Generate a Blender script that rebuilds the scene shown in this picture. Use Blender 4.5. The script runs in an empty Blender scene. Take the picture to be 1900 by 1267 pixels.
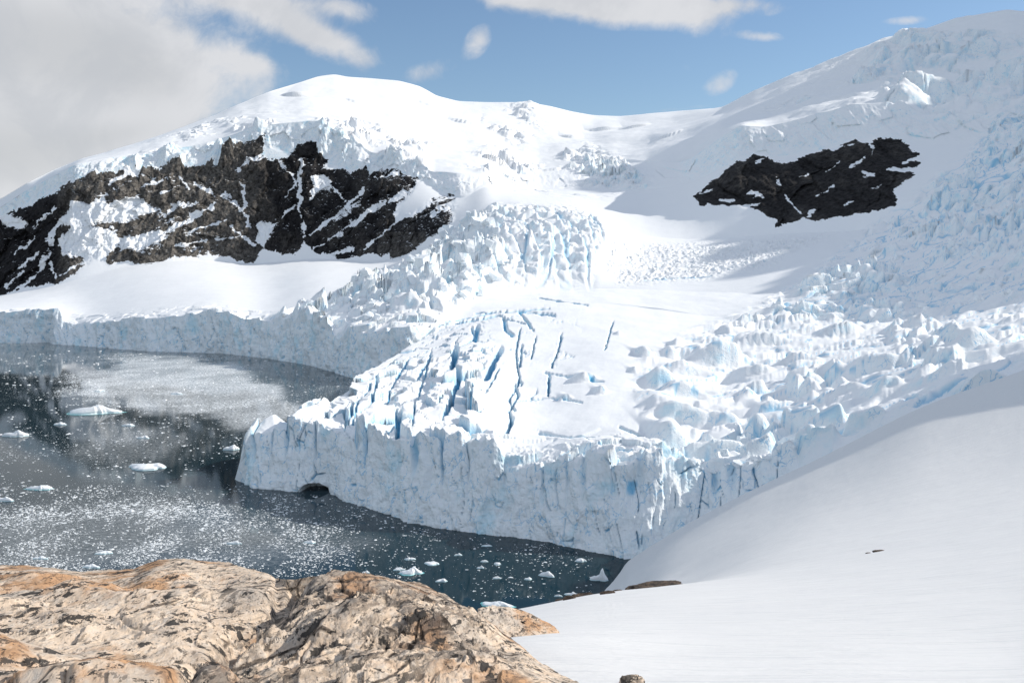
import bpy, math, random, time
T0 = time.time()
import numpy as np
from math import radians, sin, cos, pi

random.seed(7)
rng = np.random.default_rng(11)
scene = bpy.context.scene
COL = scene.collection

# ------------------------------------------------------------------ survey
# The survey of the place was taken from the photograph: a bearing (photo column), an elevation
# (photo row) and a distance give each terrain line its real position in metres.
F = 1847.0      # focal length in photo columns
CX = 950.0
HY = 500.0      # row of the horizon
H = 100.0       # eye height above the water


def wx(px, Y): return (px - CX) / F * Y
def wz(py, Y): return H - (py - HY) / F * Y
def sea_y(py): return H * F / (py - HY)

np.seterr(over='ignore')
# ------------------------------------------------------------------ noise
from concurrent.futures import ThreadPoolExecutor
POOL = ThreadPoolExecutor(4)

def threaded(fn):
    """run a point-wise function over large arrays in four pieces"""
    def run(x, y, *a, **k):
        x = np.asarray(x, np.float32); y = np.asarray(y, np.float32)
        x, y = np.broadcast_arrays(x, y)
        if x.size < 60000: return fn(x, y, *a, **k)
        xs = np.array_split(x.ravel(), 8); ys = np.array_split(y.ravel(), 8)
        r = list(POOL.map(lambda p: fn(p[0], p[1], *a, **k), zip(xs, ys)))
        if isinstance(r[0], tuple): return tuple(np.concatenate(q).reshape(x.shape) for q in zip(*r))
        return np.concatenate(r).reshape(x.shape)
    return run

def _hash(ix, iy, seed):
    u = np.uint32
    h = ix.astype(np.int32).view(u) * u(374761393) + iy.astype(np.int32).view(u) * u(668265263) + u(seed * 1274126177 & 0xFFFFFFFF)
    h = (h ^ (h >> u(13))) * u(1274126177)
    h = (h ^ (h >> u(16))) * u(2246822519)
    return h ^ (h >> u(15))

def _h01(ix, iy, seed): return (_hash(ix, iy, seed) >> np.uint32(8)).astype(np.float32) * np.float32(1 / 16777216.0)

@threaded
def perlin(x, y, seed=0):
    xi = np.floor(x); yi = np.floor(y)
    xf = x - xi; yf = y - yi
    u = xf * xf * xf * (xf * (xf * 6 - 15) + 10)
    v = yf * yf * yf * (yf * (yf * 6 - 15) + 10)
    def g(dx, dy):
        a = _h01(xi + dx, yi + dy, seed) * np.float32(2 * pi)
        return np.cos(a) * (xf - dx) + np.sin(a) * (yf - dy)
    n0 = g(0, 0) * (1 - u) + g(1, 0) * u
    n1 = g(0, 1) * (1 - u) + g(1, 1) * u
    return (n0 * (1 - v) + n1 * v) * np.float32(1.5)

def fbm(x, y, o=4, seed=0, gain=0.5, lac=2.03):
    s = 0.0; a = 1.0; t = 0.0
    for i in range(o):
        s = s + a * perlin(x, y, seed + i * 17); t += a
        x = x * lac + 3.7; y = y * lac - 1.9; a *= gain
    return s / t

def ridged(x, y, o=4, seed=0, gain=0.55, lac=2.1):
    s = 0.0; a = 1.0; t = 0.0
    for i in range(o):
        s = s + a * (1 - np.abs(perlin(x, y, seed + i * 17)) * 1.6); t += a
        x = x * lac + 1.3; y = y * lac + 5.1; a *= gain
    return s / t

@threaded
def worley(x, y, seed=0, jit=0.9):
    xi = np.floor(x); yi = np.floor(y)
    f1 = np.full(x.shape, 9.0, np.float32); f2 = np.full(x.shape, 9.0, np.float32)
    idh = np.zeros(x.shape, np.float32); dx1 = np.zeros(x.shape, np.float32); dy1 = np.zeros(x.shape, np.float32); id2 = np.zeros(x.shape, np.float32)
    for a in (-1, 0, 1):
        for b in (-1, 0, 1):
            cx = xi + a; cy = yi + b
            ox = cx + 0.5 + jit * (_h01(cx, cy, seed) - 0.5)
            oy = cy + 0.5 + jit * (_h01(cx, cy, seed + 91) - 0.5)
            dx = x - ox; dy = y - oy
            d = np.sqrt(dx * dx + dy * dy)
            n = d < f1
            f2 = np.where(n, f1, np.minimum(f2, d))
            f1 = np.where(n, d, f1)
            idh = np.where(n, _h01(cx, cy, seed + 7), idh)
            id2 = np.where(n, _h01(cx, cy, seed + 23), id2)
            dx1 = np.where(n, dx, dx1); dy1 = np.where(n, dy, dy1)
    return f1, f2, idh, id2, dx1, dy1

def sstep(a, b, x):
    t = np.clip((x - a) / (b - a), 0, 1)
    return t * t * (3 - 2 * t)

@threaded
def polydist(px, py, poly):
    """signed distance in photo units, positive inside"""
    P = np.asarray(poly, float)
    d = np.full(px.shape, 1e9); ins = np.zeros(px.shape, bool)
    n = len(P)
    for i in range(n):
        a = P[i]; b = P[(i + 1) % n]
        ex, ey = b - a
        qx = px - a[0]; qy = py - a[1]
        t = np.clip((qx * ex + qy * ey) / (ex * ex + ey * ey + 1e-9), 0, 1)
        d = np.minimum(d, (qx - t * ex) ** 2 + (qy - t * ey) ** 2)
        c = ((a[1] > py) != (b[1] > py)) & (px < (b[0] - a[0]) * (py - a[1]) / (b[1] - a[1] + 1e-12) + a[0])
        ins ^= c
    d = np.sqrt(d)
    return np.where(ins, d, -d)

@threaded
def linedist(px, py, pts):
    d = np.full(px.shape, 1e9); tt = np.zeros(px.shape)
    P = np.asarray(pts, float)
    for i in range(len(P) - 1):
        a = P[i]; b = P[i + 1]; ex, ey = b - a
        qx = px - a[0]; qy = py - a[1]
        t = np.clip((qx * ex + qy * ey) / (ex * ex + ey * ey + 1e-9), 0, 1)
        dd = np.hypot(qx - t * ex, qy - t * ey)
        tt = np.where(dd < d, (i + t) / (len(P) - 1), tt)
        d = np.minimum(d, dd)
    return d, tt

def gsmooth(a, s):
    if s <= 0: return a
    k = int(3 * s) + 1
    w = np.exp(-0.5 * (np.arange(-k, k + 1) / s) ** 2); w /= w.sum()
    p = np.pad(a, (k, k), mode='edge')
    return np.convolve(p, w, mode='valid')

# ------------------------------------------------------------------ meshes
def link(o):
    COL.objects.link(o); return o

def mesh_obj(name, V, Q, mat, attrs=None, smooth=True, uv=None):
    """V (n,3); Q (m,4) quads or (m,3) triangles"""
    me = bpy.data.meshes.new(name)
    V = np.ascontiguousarray(V, np.float32); Q = np.ascontiguousarray(Q, np.int32)
    k = Q.shape[1]
    me.vertices.add(len(V)); me.vertices.foreach_set('co', V.ravel())
    me.loops.add(Q.size); me.loops.foreach_set('vertex_index', Q.ravel())
    me.polygons.add(len(Q))
    me.polygons.foreach_set('loop_start', np.arange(0, Q.size, k, dtype=np.int32))
    me.polygons.foreach_set('use_smooth', np.full(len(Q), smooth, dtype=bool))
    me.update(calc_edges=True)
    for n, a in (attrs or {}).items():
        at = me.attributes.new(n, 'FLOAT', 'POINT')
        at.data.foreach_set('value', np.ascontiguousarray(a, np.float32))
    if mat: me.materials.append(mat)
    return link(bpy.data.objects.new(name, me))

def tag(o, label=None, cat=None, group=None, kind=None):
    if label: o['label'] = label
    if cat: o['category'] = cat
    if group: o['group'] = group
    if kind: o['kind'] = kind
    return o

def grid_quads(R, C):
    i = np.arange(R * C).reshape(R, C)
    return np.stack([i[:-1, :-1], i[:-1, 1:], i[1:, 1:], i[1:, :-1]], -1).reshape(-1, 4)

def split_grid(X, Y, Z, lab, names_mats, attrs):
    """one object per label of a face grid"""
    R, C = X.shape
    Q = grid_quads(R, C); lab = lab.ravel()
    V = np.stack([X.ravel(), Y.ravel(), Z.ravel()], -1)
    out = {}
    for k, (name, mat) in names_mats.items():
        q = Q[lab == k]
        if not len(q): continue
        used = np.zeros(R * C, bool); used[q.ravel()] = True
        re = np.cumsum(used) - 1
        out[k] = mesh_obj(name, V[used], re[q], mat, {n: a.ravel()[used] for n, a in attrs.items()})
    return out

def grid_normals(X, Y, Z):
    P = np.stack([X, Y, Z], -1)
    du = np.gradient(P, axis=1); dv = np.gradient(P, axis=0)
    n = np.cross(du, dv)
    l = np.linalg.norm(n, axis=-1, keepdims=True) + 1e-9
    n = n / l
    n = np.where(n[..., 2:3] < 0, n * np.array([1, 1, 1.0]), n)
    return n

# ------------------------------------------------------------------ materials
class NT:
    def __init__(s, nt): s.nt = nt; s.nodes = nt.nodes
    def n(s, t, **kw):
        nd = s.nodes.new(t)
        for k, v in kw.items():
            if k.startswith('i_'):
                key = k[2:]; key = int(key) if key.isdigit() else key.replace('_', ' ')
                s.put(nd.inputs[key], v)
            else: setattr(nd, k, v)
        return nd
    def put(s, sock, v):
        if isinstance(v, bpy.types.NodeSocket): s.nt.links.new(v, sock)
        elif isinstance(v, bpy.types.Node): s.nt.links.new(v.outputs[0], sock)
        else: sock.default_value = v
    def math(s, op, a, b=0.0, c=0.0, clamp=False):
        nd = s.nodes.new('ShaderNodeMath'); nd.operation = op; nd.use_clamp = clamp
        for i, v in enumerate((a, b, c)): s.put(nd.inputs[i], v)
        return nd.outputs[0]
    def mix(s, f, a, b):
        nd = s.nodes.new('ShaderNodeMix'); nd.data_type = 'RGBA'
        s.put(nd.inputs[0], f)
        s.put(nd.inputs[6], a if not isinstance(a, tuple) else (*a, 1)); s.put(nd.inputs[7], b if not isinstance(b, tuple) else (*b, 1))
        return nd.outputs[2]
    def smooth(s, x, a, b, lo=0.0, hi=1.0):
        nd = s.nodes.new('ShaderNodeMapRange'); nd.interpolation_type = 'SMOOTHSTEP'
        for i, v in enumerate((x, a, b, lo, hi)): s.put(nd.inputs[i], v)
        return nd.outputs[0]
    def noise(s, vec, scale, detail=4.0, rough=0.55, dist=0.0):
        nd = s.nodes.new('ShaderNodeTexNoise')
        s.put(nd.inputs['Vector'], vec); s.put(nd.inputs['Scale'], scale); s.put(nd.inputs['Detail'], detail)
        s.put(nd.inputs['Roughness'], rough); s.put(nd.inputs['Distortion'], dist)
        return nd.outputs[0]
    def vor(s, vec, scale, feature='F1'):
        nd = s.nodes.new('ShaderNodeTexVoronoi'); nd.feature = feature
        s.put(nd.inputs['Vector'], vec); s.put(nd.inputs['Scale'], scale)
        return nd
    def mapping(s, vec, scale=(1, 1, 1), rot=(0, 0, 0), loc=(0, 0, 0)):
        nd = s.nodes.new('ShaderNodeMapping')
        s.put(nd.inputs[0], vec); nd.inputs[1].default_value = loc; nd.inputs[2].default_value = rot; nd.inputs[3].default_value = scale
        return nd.outputs[0]
    def attr(s, name):
        nd = s.nodes.new('ShaderNodeAttribute'); nd.attribute_name = name
        return nd.outputs['Fac']
    def bump(s, h, strength, dist, normal=None):
        nd = s.nodes.new('ShaderNodeBump')
        s.put(nd.inputs['Strength'], strength); s.put(nd.inputs['Distance'], dist); s.put(nd.inputs['Height'], h)
        if normal is not None: s.put(nd.inputs['Normal'], normal)
        return nd.outputs[0]

def new_mat(name):
    m = bpy.data.materials.new(name); m.use_nodes = True
    t = NT(m.node_tree); b = m.node_tree.nodes['Principled BSDF']
    geo = t.n('ShaderNodeNewGeometry')
    return m, t, b, geo

def mat_ice():
    m, t, b, g = new_mat('snow_and_ice')
    pos = g.outputs['Position']
    ice = t.attr('ice'); crack = t.attr('crack')
    n1 = t.noise(t.mapping(pos, (0.12, 0.12, 0.5)), 1.0, 5, 0.6)
    n2 = t.noise(pos, 0.9, 6, 0.65)
    icef = t.math('MULTIPLY', ice, t.smooth(n1, 0.3, 0.65, 0.55, 1.0))
    base = t.mix(icef, (0.88, 0.89, 0.90), (0.84, 0.905, 0.93))
    base = t.mix(t.math('MULTIPLY', icef, t.smooth(n2, 0.56, 0.72, 0.0, 0.22)), base, (0.52, 0.73, 0.84))
    vw = t.n('ShaderNodeTexNoise'); t.put(vw.inputs['Vector'], pos); vw.inputs['Scale'].default_value = 0.35; vw.inputs['Detail'].default_value = 5
    va = t.n('ShaderNodeVectorMath', operation='MULTIPLY_ADD'); t.put(va.inputs[0], vw.outputs[1]); va.inputs[1].default_value = (4, 4, 4); t.put(va.inputs[2], pos)
    hv = t.vor(t.mapping(va.outputs[0], (0.30, 0.30, 0.085)), 1.0, 'DISTANCE_TO_EDGE')
    hair = t.math('MULTIPLY', t.smooth(hv.outputs['Distance'], 0.06, 0.0), t.smooth(t.noise(pos, 0.13, 4, 0.6), 0.46, 0.58))
    base = t.mix(t.math('MULTIPLY', t.math('MULTIPLY', hair, icef), 0.95), base, (0.13, 0.46, 0.72))
    fresh = t.smooth(t.noise(t.mapping(pos, (0.06, 0.06, 0.03)), 1.0, 5, 0.6), 0.52, 0.68)
    base = t.mix(t.math('MULTIPLY', t.math('MULTIPLY', fresh, icef), 0.8), base, (0.46, 0.75, 0.87))
    base = t.mix(crack, base, (0.16, 0.50, 0.74))
    t.put(b.inputs['Base Color'], base)
    b.inputs['Roughness'].default_value = 0.62
    b.inputs['Specular IOR Level'].default_value = 0.18
    h = t.math('ADD', t.math('MULTIPLY', n2, 0.5), t.noise(pos, 0.25, 6, 0.6))
    st = t.math('MULTIPLY_ADD', ice, 0.5, 0.16)
    t.put(b.inputs['Normal'], t.bump(h, st, 1.7))
    return m

def mat_cliff():
    """dark rock with snow lying on its ledges"""
    m, t, b, g = new_mat('cliff_rock')
    pos = g.outputs['Position']
    snow = t.attr('snow'); brown = t.attr('brown')
    nA = t.noise(t.mapping(pos, (0.03, 0.03, 0.06)), 1.0, 8, 0.65)
    nB = t.noise(pos, 0.16, 8, 0.7)
    nS = t.noise(t.mapping(pos, (0.10, 0.10, 0.035)), 1.0, 6, 0.65)
    dark = t.mix(t.smooth(nB, 0.35, 0.68), (0.007, 0.007, 0.009), (0.034, 0.032, 0.033))
    br = t.mix(t.smooth(nB, 0.3, 0.7), (0.035, 0.033, 0.031), (0.26, 0.238, 0.212))  # brown tone, also laid on where the sun strikes the left wall
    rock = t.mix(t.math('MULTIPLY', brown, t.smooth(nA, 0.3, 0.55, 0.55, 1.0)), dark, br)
    rock = t.mix(t.smooth(nS, 0.55, 0.75, 0, 0.5), rock, (0.02, 0.018, 0.017))
    sn = t.math('ADD', snow, t.math('MULTIPLY', t.math('SUBTRACT', nB, 0.5), 1.15))
    sf = t.smooth(sn, 0.47, 0.53)
    t.put(b.inputs['Base Color'], t.mix(sf, rock, (0.86, 0.88, 0.90)))
    b.inputs['Roughness'].default_value = 0.85
    b.inputs['Specular IOR Level'].default_value = 0.2
    hh = t.math('ADD', t.math('MULTIPLY', nB, 1.0), t.math('MULTIPLY', nS, 0.7))
    hh = t.math('MULTIPLY', hh, t.math('SUBTRACT', 1.0, t.math('MULTIPLY', sf, 0.85)))
    t.put(b.inputs['Normal'], t.bump(hh, 0.8, 9.0))
    return m

def mat_snowfield():
    m, t, b, g = new_mat('wind_packed_snow')
    pos = g.outputs['Position']
    r = t.mapping(pos, (0.05, 0.9, 0.4), (0, 0, radians(12)))
    n0 = t.noise(r, 1.0, 6, 0.6)
    r2 = t.mapping(pos, (0.6, 7.0, 2.0), (0, 0, radians(9)))
    n1 = t.noise(r2, 1.0, 6, 0.65)
    n2 = t.noise(pos, 9.0, 5, 0.7)
    n3 = t.noise(t.mapping(pos, (0.03, 0.25, 0.1), (0, 0, radians(15))), 1.0, 4, 0.6)
    base = t.mix(t.smooth(n1, 0.50, 0.68, 0, 0.6), (0.785, 0.775, 0.76), (0.63, 0.635, 0.64))
    base = t.mix(t.smooth(n2, 0.62, 0.74, 0, 0.35), base, (0.47, 0.47, 0.465))
    t.put(b.inputs['Base Color'], base)
    b.inputs['Roughness'].default_value = 0.6
    b.inputs['Specular IOR Level'].default_value = 0.15
    bm = t.bump(n3, 0.20, 1.2)
    bm = t.bump(n0, 0.38, 0.30, bm)
    bm = t.bump(n1, 0.7, 0.06, bm)
    bm = t.bump(n2, 0.6, 0.015, bm)
    t.put(b.inputs['Normal'], bm)
    return m

def mat_outcrop():
    m, t, b, g = new_mat('lichened_granite')
    pos = g.outputs['Position']
    fol = t.mapping(pos, (1, 1, 1), (0, 0, -1.1))
    side = t.attr('grey')
    wob = t.n('ShaderNodeTexNoise'); t.put(wob.inputs['Vector'], pos); wob.inputs['Scale'].default_value = 2.0; wob.inputs['Detail'].default_value = 4
    fw = t.n('ShaderNodeVectorMath', operation='MULTIPLY_ADD'); t.put(fw.inputs[0], wob.outputs[1]); fw.inputs[1].default_value = (0.25, 0.25, 0.25); t.put(fw.inputs[2], fol)
    fw = fw.outputs[0]
    nst = t.noise(t.mapping(fw, (1.1, 7.0, 6.0)), 1.0, 8, 0.66)
    nfine = t.noise(t.mapping(pos, (22, 11, 22)), 1.0, 7, 0.7)
    nmid = t.noise(pos, 2.4, 7, 0.6, 0.3)
    nbig = t.noise(pos, 0.6, 5, 0.55)
    cream = t.mix(t.smooth(nmid, 0.32, 0.68), (0.80, 0.63, 0.47), (0.66, 0.51, 0.38))
    cream = t.mix(t.smooth(nfine, 0.42, 0.68, 0, 0.6), cream, (0.78, 0.70, 0.61))
    greyish = t.smooth(t.noise(t.mapping(pos, (1.3, 0.8, 1.3), (0, 0, 0), (7, 3, 0)), 1.0, 5, 0.6), 0.50, 0.62)
    col = t.mix(t.math('MULTIPLY', greyish, 0.40), cream, (0.40, 0.375, 0.345))
    on = t.noise(t.mapping(pos, (1.0, 0.7, 1.4), (0, 0, 0.4), (4, 1, 2)), 1.0, 6, 0.64)
    col = t.mix(t.math('MULTIPLY', t.smooth(on, 0.50, 0.61), 0.85), col, (0.50, 0.27, 0.13))
    col = t.mix(t.math('MULTIPLY', t.smooth(nst, 0.46, 0.58), t.math('MULTIPLY_ADD', side, 0.40, 0.08)), col, (0.115, 0.105, 0.10))
    streak = t.noise(t.mapping(fw, (2.4, 18, 14)), 1.0, 7, 0.7)
    col = t.mix(t.math('MULTIPLY', t.smooth(streak, 0.47, 0.535), t.math('MULTIPLY_ADD', side, 0.52, 0.06)), col, (0.055, 0.052, 0.055))
    # black crusts of lichen: blotches, specks and thin runs
    la = t.noise(t.mapping(fw, (4.4, 9.0, 7.5), (0, 0, 0), (3, 3, 3)), 1.0, 8, 0.66)
    lm = t.math('MULTIPLY', t.smooth(la, 0.552, 0.580), t.smooth(nbig, 0.36, 0.52))
    lb = t.noise(t.mapping(fw, (9, 15, 13)), 1.0, 6, 0.66)
    lm = t.math('MAXIMUM', lm, t.math('MULTIPLY', t.smooth(lb, 0.57, 0.60), t.smooth(nmid, 0.40, 0.52)))
    lc = t.noise(t.mapping(pos, (30, 14, 26)), 1.0, 4, 0.6)
    lm = t.math('MAXIMUM', lm, t.math('MULTIPLY', t.smooth(lc, 0.585, 0.615), t.math('MULTIPLY_ADD', side, 0.1, 0.6)))
    col = t.mix(t.math('MULTIPLY', lm, 0.95), col, t.mix(nfine, (0.012, 0.012, 0.013), (0.07, 0.066, 0.062)))
    jn = t.vor(t.mapping(fw, (0.55, 1.5, 1.2)), 1.0, 'DISTANCE_TO_EDGE')
    joint = t.math('MULTIPLY', t.smooth(jn.outputs['Distance'], 0.016, 0.003), t.smooth(t.noise(pos, 1.1, 4, 0.6), 0.44, 0.56))
    col = t.mix(t.math('MULTIPLY', joint, 0.8), col, (0.06, 0.045, 0.036))
    t.put(b.inputs['Base Color'], col)
    b.inputs['Roughness'].default_value = 0.88
    b.inputs['Specular IOR Level'].default_value = 0.15
    bm = t.bump(t.math('SUBTRACT', 1.0, joint), 0.6, 0.08)
    bm = t.bump(nst, 0.5, 0.10, bm)
    bm = t.bump(streak, t.math('MULTIPLY_ADD', side, 0.5, 0.15), 0.05, bm)
    bm = t.bump(nfine, 0.5, 0.02, bm)
    t.put(b.inputs['Normal'], bm)
    return m

def mat_dark_rock():
    m, t, b, g = new_mat('dark_rock')
    pos = g.outputs['Position']
    n = t.noise(pos, 3.0, 8, 0.7)
    t.put(b.inputs['Base Color'], t.mix(t.smooth(n, 0.35, 0.65), (0.025, 0.02, 0.018), (0.16, 0.11, 0.075)))
    b.inputs['Roughness'].default_value = 0.9
    t.put(b.inputs['Normal'], t.bump(n, 0.8, 0.3))
    return m

def mat_floe():
    m, t, b, g = new_mat('floe_ice')
    pos = g.outputs['Position']
    z = t.n('ShaderNodeSeparateXYZ', i_0=pos).outputs[2]
    n = t.noise(pos, 0.8, 5, 0.6)
    blue = t.math('ADD', t.smooth(z, 0.5, 0.05), t.math('MULTIPLY', t.math('SUBTRACT', n, 0.5), 0.5), clamp=True)
    t.put(b.inputs['Base Color'], t.mix(t.math('MULTIPLY', blue, 0.55), (0.88, 0.90, 0.91), (0.42, 0.74, 0.80)))
    b.inputs['Roughness'].default_value = 0.5
    b.inputs['Specular IOR Level'].default_value = 0.3
    t.put(b.inputs['Normal'], t.bump(n, 0.4, 0.5))
    return m

def mat_brash():
    m, t, b, g = new_mat('brash_ice_white')
    n = t.noise(g.outputs['Position'], 1.5, 3, 0.6)
    t.put(b.inputs['Base Color'], t.mix(n, (0.84, 0.87, 0.885), (0.90, 0.91, 0.91)))
    b.inputs['Roughness'].default_value = 0.6
    return m

def mat_water():
    m, t, b, g = new_mat('sea_water')
    pos = g.outputs['Position']
    dens = t.attr('brash_cover')
    big = t.noise(t.mapping(pos, (1, 1, 1), (0, 0, 0.5)), 0.012, 5, 0.6, 0.8)
    mid = t.noise(pos, 0.07, 5, 0.65, 0.5)
    d = t.math('MULTIPLY', dens, t.math('ADD', t.smooth(big, 0.36, 0.62, 0.25, 1.0), t.math('MULTIPLY', t.math('SUBTRACT', mid, 0.5), 0.9)), clamp=True)
    fl = None
    for sc, k, off in ((0.42, 0.36, 0.0), (0.95, 0.42, 5.0), (2.2, 0.45, 9.0)):
        w = t.mapping(pos, (1, 1, 1), (0, 0, off), (off, off, 0))
        wn = t.n('ShaderNodeTexNoise'); t.put(wn.inputs['Vector'], w); wn.inputs['Scale'].default_value = sc * 2.2; wn.inputs['Detail'].default_value = 3
        wv = t.n('ShaderNodeVectorMath', operation='MULTIPLY_ADD'); t.put(wv.inputs[0], wn.outputs[1]); wv.inputs[1].default_value = (0.5 / sc,) * 3; t.put(wv.inputs[2], w)
        v = t.vor(wv.outputs[0], sc)
        sep = t.n('ShaderNodeSeparateColor', i_0=v.outputs['Color'])
        rnd = t.math('POWER', sep.outputs[0], 2.2)
        lim = t.math('MULTIPLY', t.math('MULTIPLY', rnd, k * 1.5), t.math('MULTIPLY_ADD', d, 1.0, 0.0))
        s = t.math('LESS_THAN', v.outputs['Distance'], lim)
        s = t.math('MULTIPLY', s, t.math('LESS_THAN', sep.outputs[1], t.math('MULTIPLY', d, 1.15)))
        fl = s if fl is None else t.math('MAXIMUM', fl, s)
    pat = t.smooth(t.noise(t.mapping(pos, (1, 0.55, 1), (0, 0, 0.25), (40, 9, 0)), 0.016, 6, 0.62, 1.2), 0.42, 0.58)
    film = t.math('MULTIPLY', t.attr('slush'), t.math('MULTIPLY_ADD', pat, 0.25, 0.75))
    film = t.math('MULTIPLY', film, t.smooth(t.noise(pos, 0.5, 6, 0.75), 0.34, 0.64, 0.25, 1.5))
    fl = t.math('MAXIMUM', fl, film)
    # clear water with a mirror surface
    b.inputs['Base Color'].default_value = (0.005, 0.024, 0.034, 1)
    b.inputs['Roughness'].default_value = 0.035
    b.inputs['IOR'].default_value = 1.15
    wv = t.noise(t.mapping(pos, (1, 1, 1)), 0.35, 4, 0.6)
    t.put(b.inputs['Normal'], t.bump(wv, 0.05, 0.20))
    ice = t.n('ShaderNodeBsdfPrincipled')
    ice.inputs['Base Color'].default_value = (0.84, 0.87, 0.88, 1); ice.inputs['Roughness'].default_value = 0.7
    ms = t.n('ShaderNodeMixShader')
    t.put(ms.inputs[0], fl); t.put(ms.inputs[1], b.outputs[0]); t.put(ms.inputs[2], ice.outputs[0])
    t.put(m.node_tree.nodes['Material Output'].inputs['Surface'], ms.outputs[0])
    return m

ICE, CLIFF, SNOW, OUTC, DROCK, FLOE, SEA, BRASH = mat_ice(), mat_cliff(), mat_snowfield(), mat_outcrop(), mat_dark_rock(), mat_floe(), mat_water(), mat_brash()

# ------------------------------------------------------------------ lofted terrain
def line(pts, px, sm, parts=()):
    """pts: (px, Y, py) or (px, Y, 'z', z) -> Y(px), z(px)"""
    a = sorted(pts, key=lambda p: p[0])
    P = np.array([p[0] for p in a], float); Yk = np.array([p[1] for p in a], float)
    zk = np.array([p[3] if len(p) > 3 else wz(p[2], p[1]) for p in a], float)
    isz = np.array([1.0 if len(p) > 3 else 0.0 for p in a])
    q = np.arange(-600, 3701, 1.5)
    Y = np.interp(q, P, Yk)
    pyk = HY + (H - zk) * F / Yk
    py = np.interp(q, P, pyk); z1 = wz(py, Y); z2 = np.interp(q, P, zk)
    w = np.interp(q, P, isz)
    z = np.where(w > 0.01, z2, z1)
    Y = gsmooth(Y, sm / 1.5)
    py = HY + (H - z) * F / np.interp(q, P, Yk)
    z = np.where(w > 0.01, gsmooth(z, sm / 1.5), wz(gsmooth(py, sm / 1.5), Y))
    for lo, hi, sg in parts:
        k = sstep(lo - 20, lo + 20, q) * sstep(hi + 20, hi - 20, q)
        Y = Y * (1 - k) + gsmooth(Y, sg / 1.5) * k; z = z * (1 - k) + gsmooth(z, sg / 1.5) * k
    return np.interp(px, q, Y), np.interp(px, q, z)

def loft(lines, counts, px, smooth, extra=None, parts={}):
    Ls = [line(l, px, s, parts.get(i, ())) for i, (l, s) in enumerate(zip(lines, smooth))]
    if extra: extra(Ls)
    YY, ZZ, SEG, T = [], [], [], []
    for k in range(len(Ls) - 1):
        (Y0, z0), (Y1, z1) = Ls[k], Ls[k + 1]
        n = counts[k]
        for j in range(n + (1 if k == len(Ls) - 2 else 0)):
            t = j / n
            Y = 1.0 / ((1 - t) / Y0 + t / Y1)
            f = np.where(np.abs(Y1 - Y0) > 1e-3, (Y - Y0) / np.where(np.abs(Y1 - Y0) > 1e-3, Y1 - Y0, 1), t)
            z = z0 + (z1 - z0) * f
            YY.append(Y); ZZ.append(z); SEG.append(k); T.append(t)
    return np.array(YY), np.array(ZZ), np.array(SEG), np.array(T)

# columns: fine inside the picture, coarse outside it
PXC = np.concatenate([np.linspace(-500, -40, 60, endpoint=False), np.arange(-40, 1940, 1.5), np.linspace(1940, 3600, 150)])

S = 'z'
F0 = [(-600,440,S,-6),(430,474,S,-6),(446,468,S,-4),(456,462,S,-3),(465,456,S,-2),(560,445,S,-2),(605,449,S,-2),(640,429,S,-2),(738,403,S,-2),(746,395,S,-2),(780,389,S,-2),
      (870,378,S,-2),(980,369,S,-2),(1100,352,S,-2),(1165,343,S,-2),(1300,345,S,5),(1500,332,S,30),(1700,322,S,48),(1900,312,S,58),(2200,300,S,74),(2800,300,S,100),(3700,260,S,120)]
F1 = [(-600,445,S,-6),(430,478,S,-6),(444,471,S,8),(455,471,S,20),(470,471,797),(479,471,790),(547,464,787),(599,462,790),(665,437,801),(695,430,788),(720,420,806),(769,408,808),(842,402,804),(916,392,816),(949,386,857),
      (1026,380,863),(1078,373,852),(1100,371,840),(1135,364,848),(1165,362,850),(1250,365,838),(1320,364,862),(1400,357,868),(1500,345,846),(1700,332,747),(1900,322,680),(2200,310,S,84),(2800,310,S,110),(3700,280,S,130)]
F3 = [(-600,450,S,-6),(430,484,S,-6),(446,478,S,2),(460,480,S,20),(472,480,788),(490,482,766),(510,485,756),(540,495,768),(560,505,752),(600,530,732),(612,535,738),(650,571,712),(700,650,682),(760,770,642),(800,860,617),
      (870,960,585),(950,1020,570),(1100,1050,560),(1300,950,588),(1500,850,596),(1700,750,598),(1900,700,562),(2200,650,S,120),(2800,560,S,190),(3700,500,S,260)]
F4 = [(-600,500,S,-7),(430,500,S,-7),(470,494,S,-4),(505,505,S,-4),(600,560,S,-4),(650,610,S,-4),(700,690,S,-4),(760,800,S,-4),(788,858,S,-4),(806,885,S,44),
      (870,972,S,55),(950,1030,S,62),(1100,1060,S,67),(1300,960,S,55),(1500,860,S,57),(1700,760,S,63),(1900,710,S,80),(2200,660,S,124),(2800,570,S,198),(3700,510,S,266)]
F5 = [(-600,1420,S,-3),(0,1352,S,-3),(60,1352,S,-3),(92,1362,S,-3),(100,1330,S,-3),(275,1215,S,-3),(410,1188,S,-3),(500,1115,S,-3),(580,1030,S,-3),(650,921,S,-3),(700,878,S,-3),(760,850,S,-3),(788,868,S,-3),(806,890,S,46),
      (870,985,S,57),(950,1040,S,63),(1100,1070,S,68),(1300,970,S,56),(1500,870,S,59),(1700,770,S,66),(1900,720,S,83),(2200,670,S,128),(2800,580,S,204),(3700,520,S,272)]
F6 = [(-600,1440,570),(0,1368,579),(59,1366,575),(110,1366,571),(118,1350,597),(147,1338,601),(206,1280,597),(258,1245,592),(331,1225,584),(401,1204,573),(427,1190,577),(460,1165,592),(479,1150,597),(516,1118,603),(575,1050,586),
      (608,1000,595),(620,985,618),(634,965,626),(650,940,611),(663,930,612),(700,900,612),(731,885,603),(760,875,604),(788,885,605),(806,910,601),(870,1080,562),(950,1150,545),(1100,1200,532),(1300,1150,542),(1500,1050,543),
      (1700,900,545),(1900,850,500),(2200,800,S,165),(2800,720,S,300),(3700,640,S,420)]
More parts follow.
